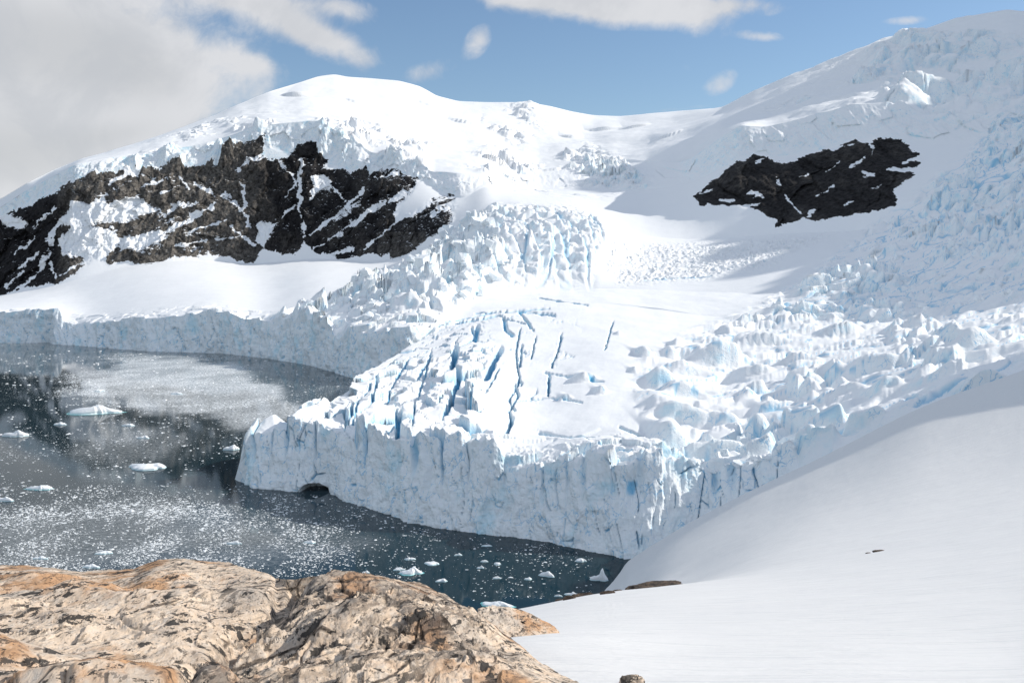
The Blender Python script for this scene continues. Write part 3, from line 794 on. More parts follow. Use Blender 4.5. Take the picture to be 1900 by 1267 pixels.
dL = polydist(PX + jx, PY + jy, ROCK_L); dR = polydist(PX + 0.9 * jx, PY + 0.9 * jy, ROCK_R)
dRock = np.where(PX < 1100, dL, dR)
rmask = sstep(-6, 22, dRock) * ((SEGc >= 5) & (SEGc <= 8))
# ribs and gullies; the wall right of the middle has slanting ledges
u = X; v = Z
slx = (u * 0.80 + v * 0.60); sly = (-u * 0.60 + v * 0.80)
ribs = ridged(u / 75 + 0.3 * fbm(u / 60, v / 60, 3, 421), v / 170, 5, 422, 0.6)
crag = ridged(u / 34, v / 44, 5, 423, 0.6)
led = perlin(slx / 240, sly / 17 + 0.8 * fbm(u / 70, v / 70, 3, 424), 425)
led2 = perlin(u / 60 + v / 40, v / 17 - u / 80 + 1.6 * fbm(u / 50, v / 50, 4, 426), 427)
right_part = sstep(430, 560, PX)
ledge = right_part * led + (1 - right_part) * led2
ux = u + 14 * fbm(u / 45, v / 45, 3, 441); vx = v + 14 * fbm(u / 45, v / 45, 3, 442)
def facets(su, sv, sd):
    f1, f2, a, b, dx, dy = worley(ux / su, vx / sv, sd, 1.0)
    return (a - 0.5) * 0.8 + 1.5 * dx * (b - 0.5) + 1.2 * dy * (a - 0.35)
fac = facets(62, 78, 443) * 17 + facets(24, 32, 444) * 8.5 + facets(9, 12, 445) * 3.6
prof = fac + 0.55 * (30 * (ribs - 0.6) + 17 * (crag - 0.6) + (3 + 3 * right_part) * ledge + 4.5 * fbm(u / 11, v / 11, 5, 428, 0.62))
Y -= rmask * prof
X += rmask * 5 * fbm(u / 25, v / 25, 4, 429)
# snow caught on the rock
nrm = grid_normals(X, Y, Z)
nz = np.abs(nrm[..., 2])
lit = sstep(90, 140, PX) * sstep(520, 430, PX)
patchy = fbm(u / 55 + v / 90, v / 30, 5, 435, 0.6)
snow = 0.02 + 0.40 * sstep(0.50, 0.85, nz) + 0.34 * (1 - right_part) * sstep(0.05, 0.35, patchy) * sstep(110, 150, PX)
snow = snow + right_part * 0.46 * sstep(0.50, 0.66, led) * sstep(-0.25, 0.1, fbm(slx / 90, sly / 60, 3, 436))
# the big snow patches and gullies of the two walls
GX_ = PX + 8 * fbm(X / 17, Z / 17, 5, 451, 0.62); GY_ = PY + 8 * fbm(X / 17, Z / 17, 5, 452, 0.62)
PATCH = [[(133,375),(170,384),(180,372),(197,384),(237,370),(251,370),(282,387),(227,408),(180,408),(142,417),(109,413)], [(142,420),(213,432),(218,446),(194,477),(190,493),(166,493),(152,474),(114,470),(107,446)],
         [(218,446),(250,440),(300,428),(312,440),(262,456),(225,462)], [(582,332),(600,326),(610,347),(592,350)], [(479,416),(505,418),(487,453),(476,447)], [(736,408),(742,384),(762,372),(775,350),(790,378),(762,398)],
         [(0,400),(20,402),(45,410),(40,420),(10,418)], [(180,395),(190,372),(196,384),(182,404)]]
GULLY = [([(559,297),(555,332),(558,371),(553,395),(568,432)],4),([(676,350),(611,411),(568,442)],2.6),([(768,350),(689,389),(650,418)],4.5),([(632,434),(584,460)],3),([(547,382),(505,418)],2.6),([(737,410),(674,463)],1.8),([(416,358),(450,389)],2.6),
         ([(550,342),(529,363)],2),([(447,337),(455,389),(462,420)],2.6),([(655,463),(610,474)],4),([(133,375),(95,427),(88,469),(62,514),(20,545)],4),([(395,382),(350,408),(313,427),(275,446),(225,455)],6),([(412,363),(450,387)],2.6),([(265,375),(305,398)],2.6),
         ([(310,394),(329,379),(360,377)],5),([(360,339),(393,360)],4),([(332,327),(350,349)],2),([(204,339),(258,315)],4),([(88,486),(102,517)],3),([(109,510),(156,486)],2.5),([(156,436),(206,422)],2.5),([(440,318),(480,290)],4),([(455,310),(500,286)],2),
         ([(520,300),(545,330),(552,350)],2.5),([(590,345),(575,372)],4),([(620,350),(640,372)],2.5),([(700,330),(740,322)],2.5),([(800,400),(845,378)],3.5),([(812,372),(850,366)],2.5),([(260,345),(300,335)],2.5),([(300,360),(330,345)],2),([(350,430),(420,410)],3),([(330,455),(380,446)],2.5),
         ([(430,420),(470,455)],3),([(400,445),(450,440)],2),([(20,470),(60,440)],3),([(30,500),(70,470)],2.5),([(60,420),(100,385)],2.5),([(10,535),(40,505)],2),
         ([(1581,310),(1603,292)],4),([(1521,364),(1553,345)],2.6),([(1647,317),(1698,314)],4),([(1546,276),(1587,269)],3.5),([(1458,364),(1489,396)],2),([(1388,358),(1414,364)],3.5),([(1341,367),(1363,372)],3.5),([(1600,326),(1613,326)],5),([(1502,402),(1515,389)],2),
         ([(1373,386),(1407,380)],3),([(1404,301),(1423,290)],2.6),([(1679,301),(1700,292)],2.6),([(1440,330),(1452,345)],2.6),([(1300,362),(1322,352)],2),([(1570,380),(1590,374)],2),([(1480,330),(1500,322)],1.6),([(1620,350),(1640,345)],1.6),([(1540,318),(1560,300)],1.4),([(1620,285),(1615,262)],2)]
big = np.zeros((R, C))
on = rmask > 0
gx0, gy0 = GX_[on], GY_[on]; acc = np.zeros(gx0.shape)
for pl in PATCH: acc = np.maximum(acc, sstep(-9, 1, polydist(gx0, gy0, pl)))
wv_ = fbm(X[on] / 22, Z[on] / 22, 4, 454, 0.6)
for pts, wd in GULLY:
    d, tt = linedist(gx0, gy0, pts)
    wd = np.clip(wd * (0.85 + 2.2 * wv_), 0.25, None)
    acc = np.maximum(acc, sstep(wd * 1.5, wd * 0.3, d))
big[on] = acc
snow = 0.10 + 0.34 * sstep(0.55, 0.88, nz) + 0.68 * big * sstep(-0.85, -0.3, fbm(X / 12, Z / 9, 4, 453)) + 0.34 * (1 - right_part) * sstep(0.05, 0.35, patchy) * sstep(110, 150, PX) * sstep(420, 330, PX)
snow = snow + right_part * 0.36 * sstep(0.56, 0.70, led) * sstep(-0.2, 0.2, fbm(slx / 90, sly / 60, 3, 436))
snow = np.where(PX > 1100, -0.06 + 0.26 * sstep(0.62, 0.9, nz) + 0.62 * big, snow)
snow = np.where(dRock < 7, snow + 0.22 * (7 - dRock) / 7, snow)
brown = np.where(PX < 1100, np.clip(lit + 0.25 * sstep(430, 500, PX) * sstep(-0.1, .3, fbm(u / 50, v / 50, 3, 433)), 0, 1), 0.03 + 0.20 * sstep(0.0, 0.3, fbm(u / 45, v / 45, 4, 437)))  # left wall: sunlit stretch coloured brown, shaded rock near black; right: random patches
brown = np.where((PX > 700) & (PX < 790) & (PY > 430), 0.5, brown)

ICEA = np.maximum(ICEA, sstep(0.82, 0.45, nz) * 0.85 * ((SEGc <= 6) | (SEGc == 7) | ((SEGc >= 8) & (PX > 1250))))
ICEA = np.where(rmask > 0.4, ICEA * 0.4, ICEA)
ICEA *= ~((SEGc == 6) & (PX < 880) & (PY > 440))
CR = np.clip(CR, 0, 1)

# ---- split the sheet into the glacier, the mountains and the bare rock
fl = lambda a: a[:-1, :-1]
segf = np.broadcast_to(SEGc, (R, C))
lab = np.where(fl(segf) <= 5, 1, np.where(fl(PX) < 1130, 2, 3))
rockface = (fl(dRock) > 0) & (fl(segf) >= 5) & (fl(segf) <= 8)
lab = np.where(rockface & (fl(PX) < 1100), 4, lab); lab = np.where(rockface & (fl(PX) >= 1100), 5, lab)
lab = np.where((fl(segf) == 3) & (np.maximum(Z[:-1, :-1], Z[1:, 1:]) < -2.5) & (fl(PX) < 790), 0, lab)
objs = split_grid(X, Y, Z, lab, {1: ('glacier', ICE), 2: ('mountain', ICE), 3: ('mountain', ICE), 4: ('rock_cliff', CLIFF), 5: ('rock_outcrop', CLIFF)},
                  {'ice': ICEA, 'crack': CR, 'snow': snow, 'brown': brown})
tag(objs[1], kind='structure'); tag(objs[2], kind='structure'); tag(objs[3], kind='structure')
tag(objs[4], 'long broken cliff of dark and brown rock streaked with snow above the far ice shelf', 'rock cliff')
tag(objs[5], 'bare dark brown rock outcrop ringed by ice high on the right mountain', 'rock outcrop')

# ------------------------------------------------------------------ near snow slope
PS = np.concatenate([np.linspace(-300, 850, 60, endpoint=False), np.arange(850, 1940, 2.2), np.linspace(1940, 3200, 110)])
SURV = [  # (column, row, distance) of points surveyed on the snow
    (-300,1800,6),(300,1560,6),(900,1275,6.2),(1200,1262,6.2),(1550,1262,6.1),(1900,1262,6),(2400,1200,6),(3200,1050,6),
    (-300,1600,10.5),(300,1450,10.5),(950,1192,10.5),(1250,1204,10.5),(1600,1204,10.5),(1900,1204,10.5),(2400,1120,10.5),(3200,950,10.5),
    (300,1380,20),(950,1166,20),(1250,1152,20),(1600,1140,20),(1900,1118,20),(2400,1040,20),(3200,860,20),
    (300,1330,45),(700,1200,40),(930,1137,40),(1010,1121,45),(1110,1102,48),(1250,1087,52),(1400,1078,48),(1600,1056,48),(1900,1016,48),(2400,930,48),(3200,760,45),
    (930,1160,62),(1110,1116,66),(1250,1090,72),(1400,1058,76),(1600,1024,76),(1900,972,76),
    (700,1400,90),(930,1230,100),(1110,1146,105),(1250,1096,105),(1400,1034,110),(1600,984,112),(1900,922,112),(2400,800,110),(3200,600,110),
    (930,1340,150),(1110,1142,160),(1250,1074,160),(1400,1004,160),(1600,942,160),(1900,864,160),(2400,720,160),
    (900,1380,230),(1050,1262,240),(1110,1122,240),(1165,1082,240),(1250,1026,240),(1400,954,240),(1600,868,235),(1750,812,232),(1900,762,230),(2100,672,230),(2400,462,230),(3200,190,200),
    (1000,1160,290),(1115,1103,303),(1165,1060,300),(1250,1002,300),(1400,914,300),(1500,866,298),(1620,808,292),(1750,747,285),(1900,696,275),(2100,590,290),(2400,280,300)]
CRY = [(-400,200),(900,290),(1115,307),(1165,342),(1250,334),(1300,330),(1400,325),(1500,315),(1620,306),(1700,300),(1800,295),(1900,290),(2000,292),(2100,305),(2250,340),(2400,372),(2800,380),(3300,300)]
CRP = [(-400,1500),(900,1290),(1000,1170),(1100,1112),(1115,1102),(1140,1073),(1165,1041),(1200,1018),(1250,986),(1300,956),(1400,905),(1500,860),(1560,830),(1620,800),(1700,757),(1800,722),(1900,688),(2000,645),(2100,575),(2250,372),(2400,160),(2800,-40),(3300,-200)]
qs_ = np.arange(-600, 3500, 2.0)
def crest(K, s1, s2):
    a = np.interp(qs_, *zip(*K)); k = sstep(1180, 1300, qs_)
    return np.interp(PS, qs_, gsmooth(a, s1) * (1 - k) + gsmooth(a, s2) * k)
cyq = crest(CRY, 4, 35); cpq = crest(CRP, 1.5, 22)
for p in (1120, 1150, 1200, 1300, 1400, 1500, 1620, 1750, 1900, 2050, 2250, 2400):
    SURV.append((p, float(np.interp(p, PS, cpq)) + 1.0, float(np.interp(p, PS, cyq)) * 0.985))
SV = np.array(SURV, float)
def sc_(px, Yd): return np.stack([np.asarray(px) / 480.0, np.log(np.asarray(Yd)) * 1.25], -1)
P_ = sc_(SV[:, 0], SV[:, 2]); V_ = SV[:, 1]
def tk(r2): return 0.5 * r2 * np.log(r2 + 1e-9)
n_ = len(P_)
K = tk(((P_[:, None] - P_[None]) ** 2).sum(-1)) + 0.004 * np.eye(n_)
A_ = np.block([[K, np.ones((n_, 1)), P_], [np.ones((1, n_)), np.zeros((1, 3))], [P_.T, np.zeros((2, 3))]])
sol = np.linalg.solve(A_, np.concatenate([V_, [0, 0, 0]]))
NR = 330
tt = np.linspace(0, 1, NR)[:, None]
y0s = 3.0
# spacing between even-in-log and even-in-1/Y, fine at the crest
Ys = np.exp(np.log(y0s) * (1 - tt) + np.log(cyq)[None] * tt)
PXs = np.broadcast_to(PS, Ys.shape)
Q_ = sc_(PXs, Ys).reshape(-1, 2)
pyv = np.zeros(len(Q_))
for a0 in range(0, len(Q_), 20000):
    q = Q_[a0:a0 + 20000]
    pyv[a0:a0 + 20000] = tk(((q[:, None] - P_[None]) ** 2).sum(-1)) @ sol[:n_] + sol[n_] + q @ sol[n_ + 1:]
pyv = pyv.reshape(Ys.shape)
# meet the crest line exactly
err = cpq[None] - pyv[-1:]
pyv = pyv + np.apply_along_axis(lambda r: gsmooth(r, 1), 1, err) * sstep(0.70, 1.0, tt)
Zs = wz(pyv, Ys)
# back of the crest
Yb_ = [cyq + d for d in (6, 14, 24, 40, 70, 110)]; Zb_ = [Zs[-1] - d for d in (1.6, 5.5, 12, 24, 50, 90)]
Ys = np.concatenate([Ys, Yb_]); Zs = np.concatenate([Zs, Zb_])
PXs = np.broadcast_to(PS, Ys.shape); Xs = wx(PXs, Ys)
SEGs = np.where(np.arange(len(Ys)) < NR, 3, 9)[:, None] * np.ones_like(Ys)
Zs = Zs + 0.02 * fbm(Xs / 1.2, Ys / 0.5, 4, 502) * sstep(60, 12, Ys) + 0.10 * fbm(Xs / 7, Ys / 3.2, 3, 503) * sstep(8, 30, Ys) + 0.25 * fbm(Xs / 50, Ys / 22, 3, 504) * sstep(30, 90, Ys)
# the slope goes on to the right of the view and round behind the viewpoint
wide = np.geomspace(3400, 16000, 24)
Xw = wx(wide[None], Ys[:, -1:]); Zw = Zs[:, -1:] + 0.10 * np.minimum(Xw - Xs[:, -1:], 120)
Xa = np.concatenate([Xs, Xw], 1); Ya = np.concatenate([Ys, np.broadcast_to(Ys[:, -1:], Xw.shape)], 1); Za = np.concatenate([Zs, Zw], 1)
yb = np.concatenate([[0], np.geomspace(0.4, 80, 24)])[::-1][:, None]
Xb = np.broadcast_to(Xa[0], (len(yb), Xa.shape[1])) * (1 + yb * 0.10); Yb2 = Ya[0][None] - yb; Zb2 = Za[0][None] + 0.04 * yb + 0.05 * fbm(Xb / 4, Yb2 / 3, 3, 505) * sstep(0, 3, yb)
Xa = np.concatenate([Xb[:-1], Xa]); Ya = np.concatenate([Yb2[:-1], Ya]); Za = np.concatenate([Zb2[:-1], Za])
sn = mesh_obj('snow_slope', np.stack([Xa, Ya, Za], -1).reshape(-1, 3), grid_quads(*Xa.shape), SNOW)
tag(sn, kind='structure')

# ------------------------------------------------------------------ foreground rock
PR = np.concatenate([np.linspace(-3200, -260, 90, endpoint=False), np.arange(-260, 1180, 1.5)])
CREST = [(-300,1030),(0,1050),(60,1052),(150,1060),(210,1056),(250,1055),(275,1046),(290,1041),(330,1037),(400,1043),(455,1052),(490,1062),(503,1068),(512,1076),(530,1076),(550,1075),(575,1066),(605,1062),(650,1062),(700,1067),(740,1075),(790,1088),(830,1104),(870,1126),(905,1150),(940,1180),(970,1200),(1000,1226),(1040,1250),(1090,1275),(1150,1320),(1240,1420)]
def ry(px): return 11.5 if px < 420 else (11.5 - (px - 420) / 110 * 1.6 if px < 530 else (9.6 if px < 800 else max(5.0, 9.6 - (px - 800) / 300 * 4.0)))
R3 = [(p, ry(p), y) for p, y in CREST]
R0 = [(-300,2.2,S,97.9),(500,2.2,S,98.1),(800,2.4,S,98.0),(1000,2.6,S,97.6),(1240,2.6,S,96.8)]
R1 = [(-300,4.6,1262),(0,4.6,1262),(400,4.5,1268),(700,4.5,1268),(900,4.4,1275),(1000,4.3,1290),(1100,4.2,1330),(1240,4.0,1450)]
R2 = [(-300,7.6,1130),(0,7.6,1135),(200,7.4,1140),(330,7.2,1150),(430,7.0,1172),(500,6.6,1165),(600,6.5,1130),(700,6.5,1135),(800,6.4,1160),(900,6.2,1200),(980,5.6,1245),(1060,4.8,1300),(1240,4.4,1440)]
R4 = shift(R3, 1.2, -0.9)
R5 = shift(R3, 3.0, -5.0)
R6 = shift(R3, 8.0, -22.0)
Yr, Zr, SEGr, Tr = loft([R0, R1, R2, R3, R4, R5, R6], [20, 170, 190, 30, 20, 10], PR, [10, 10, 14, 2.5, 8, 8, 8])
PXr = np.broadcast_to(PR, Yr.shape).copy(); Xr = wx(PXr, Yr)
PYr = HY + (H - Zr) * F / Yr
bulk = ((SEGr >= 1) & (SEGr <= 4))[:, None] * 1.0
edgefade = np.where((SEGr == 2)[:, None], 1 - 0.75 * sstep(0.6, 1.0, Tr[:, None]), np.where((SEGr >= 3)[:, None], 0.35, 1.0))
right = sstep(-14, 14, polydist(PXr, PYr, [(575,1050),(540,1095),(470,1150),(430,1165),(400,1200),(340,1245),(300,1300),(1300,1500),(1300,1000),(700,1030)]))
# slabs, joints and steps
a = (Xr * cos(1.1) + Yr * sin(1.1)); bb = (-Xr * sin(1.1) + Yr * cos(1.1))
wa = a + 0.25 * fbm(Xr * 1.3, Yr * 1.3, 3, 601); wb = bb + 0.25 * fbm(Xr * 1.3, Yr * 1.3, 3, 602)
f1, f2, hA, hB, dxr, dyr = worley(wa / 1.7, wb / 0.75, 603)
e1 = f2 - f1
zr = 0.07 * (hA - 0.5) * sstep(0, 0.10, e1) + 0.13 * dyr * (hB - 0.2) - 0.02 * sstep(0.04, 0, e1)
g1, g2, hC, hD, dx2, dy2 = worley(wa / 0.62, wb / 0.30, 604)
e2 = g2 - g1
zr += (0.035 * (hC - 0.5) * sstep(0, 0.12, e2) + 0.05 * dy2) * (0.35 + 0.9 * right)
zr += 0.13 * fbm(Xr / 0.9, Yr / 0.9, 4, 605, 0.5) + (0.07 * (ridged(wa * 0.9, wb * 3.6, 5, 606, 0.62) - 0.6) + 0.05 * fbm(Xr * 4, Yr * 4, 5, 607, 0.66)) * (0.25 + 0.45 * right)
d1, d2, hE, hF, dx3, dy3 = worley(wa / 0.24, wb / 0.13, 609)
zr += (0.03 * (hE - 0.5) + 0.12 * 0.24 * dy3 * hF) * sstep(0.05, 0.4, fbm(Xr / 0.7, Yr / 0.7, 3, 610) + 0.35 * right)
zr += 0.45 * fbm(Xr / 3.2, Yr / 2.6, 3, 608) * np.where((SEGr == 1)[:, None], np.sin(pi * np.clip(Tr[:, None], 0, 1)), np.where((SEGr == 2)[:, None], 1 - Tr[:, None], 0))
# the trough between the two humps
dtr, _ = linedist(PXr, PYr, [(585,1050),(548,1085),(500,1125),(462,1150),(432,1172),(395,1205),(340,1250),(300,1290)])
tro = np.exp(-(dtr / 16) ** 2)
edgefade = edgefade * (1 - 0.72 * sstep(870, 1000, PXr))
Zr = Zr + zr * bulk * edgefade - 0.22 * tro * (((SEGr >= 1) & (SEGr <= 2))[:, None])
grey = np.clip(right * sstep(1010, 940, PXr) * sstep(-0.25, 0.2, fbm(Xr / 1.1, Yr / 1.1, 3, 611) + 0.12) + 0.7 * np.exp(-(dtr / 30) ** 2), 0, 1)
crk = np.clip(sstep(0.05, 0.0, e1) + 0.6 * sstep(0.05, 0, e2) * right, 0, 1)
labr = np.where(right[:-1, :-1] > 0.5, 2, 1)
ro = split_grid(Xr, Yr, Zr, np.where(labr > 0, 1, 1), {1: ('granite_outcrop', OUTC)}, {'grey': grey, 'crack': crk})
tag(ro[1], 'cream and orange bare granite outcrop with black lichen at the water side foreground', 'rock outcrop')

# ------------------------------------------------------------------ loose rocks
def rock_mesh(name, rx, ry_, rz, seed, mat, sub=24, rough=0.35):
    th = np.linspace(0, 2 * pi, sub * 2, endpoint=False); ph = np.linspace(0.02, pi - 0.02, sub)
    TH, PH = np.meshgrid(th, ph)
    ux, uy, uz = np.sin(PH) * np.cos(TH), np.sin(PH) * np.sin(TH), np.cos(PH)
    n = fbm(ux * 1.7 + 0.6 * uz + seed, uy * 1.7 - 0.8 * uz, 4, seed * 7 + 1, 0.6)
    f1, f2, h, h2, _, _ = worley(ux * 2 + uz + seed, uy * 2 - uz, seed * 3 + 2)
    r = 1 + rough * n + 0.22 * (h - 0.5)
    p = 0.72
    sg = lambda q: np.sign(q) * np.abs(q) ** p
    V = np.stack([rx * r * sg(ux), ry_ * r * sg(uy), rz * r * sg(uz)], -1)
    i = np.arange(TH.size).reshape(TH.shape); j = np.roll(i, -1, axis=1)
    Q = np.stack([i[:-1], j[:-1], j[1:], i[1:]], -1).reshape(-1, 4)
    return mesh_obj(name, V.reshape(-1, 3), Q, mat, smooth=False)

def on_slope(px, py, lo=0):
    c = int(np.argmin(np.abs(PS - px)))
    pyc = HY + (H - Zs[:, c]) * F / Ys[:, c]
    r = int(np.argmin(np.abs(pyc - py)[:NR]))
    return Xs[r, c], Ys[r, c], Zs[r, c]

ROCKS = [  # px, py, half width px, half height px, label
    (1172, 1264, 20, 9, 'small brown rock poking from the snow at the bottom edge', OUTC),
    (1216, 1087, 38, 4.2, 'long low dark rock rib on the crest of the near snow', DROCK),
    (1180, 1092, 15, 4, 'short dark rock left of the long rib on the snow crest', DROCK),
    (1146, 1097, 8, 3, 'dark stone on the snow crest between two larger dark rocks', DROCK),
    (1128, 1100, 11, 3.5, 'brown stone at the foot of the far snow slope', DROCK),
    (1075, 1106, 12, 4.5, 'brown rubble stone beside the dark water on the snow edge', DROCK),
    (1056, 1109, 9, 4, 'dark rubble stone lowest on the snow edge', DROCK),
    (1092, 1103, 9, 4, 'pale brown rubble stone on the snow edge by the floes', DROCK),
    (1040, 1113, 7, 2.5, 'tiny dark stone at the far left of the rubble line', DROCK),
    (955, 1137, 5, 2.2, 'tiny dark stone on the snow edge above the granite', DROCK),
    (1630, 1023, 9, 1.8, 'thin dark stone lying alone in the middle of the snow slope', DROCK),
    (1612, 1026, 4, 1.0, 'tiny dark fleck of stone left of the thin stone on the snow slope', DROCK),
]
for k, (px, py, hw, hh, lb, mt) in enumerate(ROCKS):
    x, y, z = on_slope(px, py + hh * 0.5)
    sc = y / F
    o = rock_mesh('rock', hw * sc * 1.25, max(hw * sc * 0.5, 0.05), hh * sc * 1.5, k + 3, mt)
    if mt is OUTC:
        pass
    o.location = (x, y, z); o.rotation_euler = (0, radians(-4 if hw > 10 else 0), radians(6))
    tag(o, lb, 'rock')
# pale slab behind the granite
c0 = on_slope(965, 1172)
o = rock_mesh('rock_slab', 0.62, 0.5, 0.14, 41, OUTC, 40, 0.25)
o.location = (wx(965, 14), 14, wz(1170, 14)); o.rotation_euler = (0, radians(17), radians(-8)); o.scale = (1, 1, 1)
tag(o, 'pale sloping granite slab between the big outcrop and the snow', 'rock')

# ------------------------------------------------------------------ water
gx = np.concatenate([np.linspace(-6000, -900, 12, endpoint=False), np.linspace(-900, 100, 200, endpoint=False), np.linspace(100, 6000, 14)])
gy = np.concatenate([np.linspace(-200, 280, 6, endpoint=False), np.linspace(280, 1500, 240, endpoint=False), np.linspace(1500, 7000, 14)])
GX, GY = np.meshgrid(gx, gy)
gpx = CX + GX / np.maximum(GY, 1) * F; gpy = HY + H * F / np.maximum(GY, 1)
den = np.full(GX.shape, 0.62)
den = np.where(gpy > 2000, 0.3, den)
CLEAR = [(560,960),(620,985),(700,1010),(620,1045),(480,1080),(500,1200),(1300,1200),(1300,1000),(1000,990),(740,950)]
den *= 1 - 0.88 * sstep(-25, 60, polydist(gpx, gpy, CLEAR))
BRIGHT = [(0,960),(240,930),(420,945),(600,975),(680,1005),(560,1040),(430,1060),(0,1060),(-300,1100),(-300,960)]
den += 0.40 * sstep(-40, 30, polydist(gpx, gpy, BRIGHT))
NEARB = [(270,830),(470,830),(480,920),(400,940),(280,920)]
den -= 0.40 * sstep(-10, 25, polydist(gpx, gpy, NEARB))
LEFTG = [(-300,830),(60,840),(250,920),(200,950),(-300,960)]
den -= 0.22 * sstep(-10, 25, polydist(gpx, gpy, LEFTG))
FARB = [(120,700),(200,655),(420,672),(470,700),(520,740),(480,775),(280,770),(100,740)]
den += 0.42 * sstep(-20, 20, polydist(gpx, gpy, FARB))
LEFTD = [(-300,690),(80,700),(230,780),(200,840),(90,850),(-300,820)]
den -= 0.15 * sstep(-10, 25, polydist(gpx, gpy, LEFTD))
den = np.clip(den, 0.04, 1)
FILM = [(225,672),(300,668),(420,672),(478,694),(512,712),(520,735),(560,752),(500,790),(440,800),(400,775),(330,757),(270,762),(230,745),(170,742),(140,722),(190,700)]
jxw = 34 * fbm(GX / 90, GY / 120, 5, 921, 0.6); jyw = 22 * fbm(GX / 90, GY / 120, 5, 922, 0.6)
slush = 0.04 * den + 0.52 * sstep(-9, 9, polydist(gpx + 2 * jxw, gpy + jyw, FILM)) + 0.12 * sstep(-30, 30, polydist(gpx + 2 * jxw, gpy + jyw, BRIGHT))
slush += 0.16 * sstep(-12, 12, polydist(gpx + 2 * jxw, gpy + jyw, [(220,800),(300,790),(330,830),(300,860),(240,860),(140,860),(150,810)]))
GZ = np.zeros_like(GX)
wa_ = mesh_obj('water', np.stack([GX, GY, GZ], -1).reshape(-1, 3), grid_quads(*GX.shape), SEA, {'brash_cover': den.ravel(), 'slush': slush.ravel()})
tag(wa_, kind='structure')
# sea bed / land far around, so the place has a ground everywhere
bx = np.linspace(-9000, 9000, 10); by = np.linspace(-4000, 12000, 10); BX, BY = np.meshgrid(bx, by)
gb = mesh_obj('sea_bed', np.stack([BX, BY, np.full_like(BX, -60.0)], -1).reshape(-1, 3), grid_quads(10, 10), DROCK); tag(gb, kind='structure')

FOOT = bpy.data.materials.new('turquoise_ice'); FOOT.use_nodes = True
FOOT.node_tree.nodes['Principled BSDF'].inputs['Base Color'].default_value = (0.16, 0.50, 0.50, 1)
FOOT.node_tree.nodes['Principled BSDF'].inputs['Roughness'].default_value = 0.2
# ------------------------------------------------------------------ floes
def floe_mesh(name, L, W, Hh, seed, peaky=0.0, n=30, mat=None):
    """a floating slab: irregular outline, lumpy top, undercut foot"""
    rg = np.random.default_rng(seed)
    th = np.linspace(0, 2 * pi, n, endpoint=False)
    ph = rg.uniform(0, 2 * pi, 4)
    out = 1 + 0.22 * np.sin(2 * th + ph[0]) + 0.16 * np.sin(3 * th + ph[1]) + 0.10 * np.sin(5 * th + ph[2]) + rg.normal(0, 0.06, n)
    rings = [(1.0, -0.35), (1.03, 0.02), (0.95, 0.10), (0.97, 0.32), (0.86, 0.55), (0.62, 0.8), (0.36, 0.92), (0.14, 1.0)]
    V = []
    for f, zf in rings:
        x = L * 0.5 * out * f * np.cos(th); y = W * 0.5 * out * f * np.sin(th)
        hz = 0.75 + 0.45 * fbm(x / (L * 0.32) + seed, y / (W * 0.5) - seed, 3, seed)
        pk = 1 + peaky * (np.exp(-((x / L - 0.16) / 0.16) ** 2) - 0.35)
        V.append(np.stack([x, y, Hh * zf * np.where(zf > 0.05, hz * pk, 1) * np.ones(n)], -1))
    V = np.concatenate(V); m_ = len(rings)
    i = np.arange(m_ * n).reshape(m_, n); j = np.roll(i, -1, 1)
    Q = np.stack([i[:-1], j[:-1], j[1:], i[1:]], -1).reshape(-1, 4)
    cap = [[(m_ - 1) * n + k, (m_ - 1) * n + (k + 1) % n, (m_ - 1) * n + n - 1 - k - 1, (m_ - 1) * n + n - 1 - k] for k in range(n // 2 - 1)]
    cap = [[c[0], c[1], c[2], c[3]] for c in cap if len(set(c)) == 4]
    return mesh_obj(name, V, np.concatenate([Q, np.array(cap)]), mat or FLOE, smooth=False)

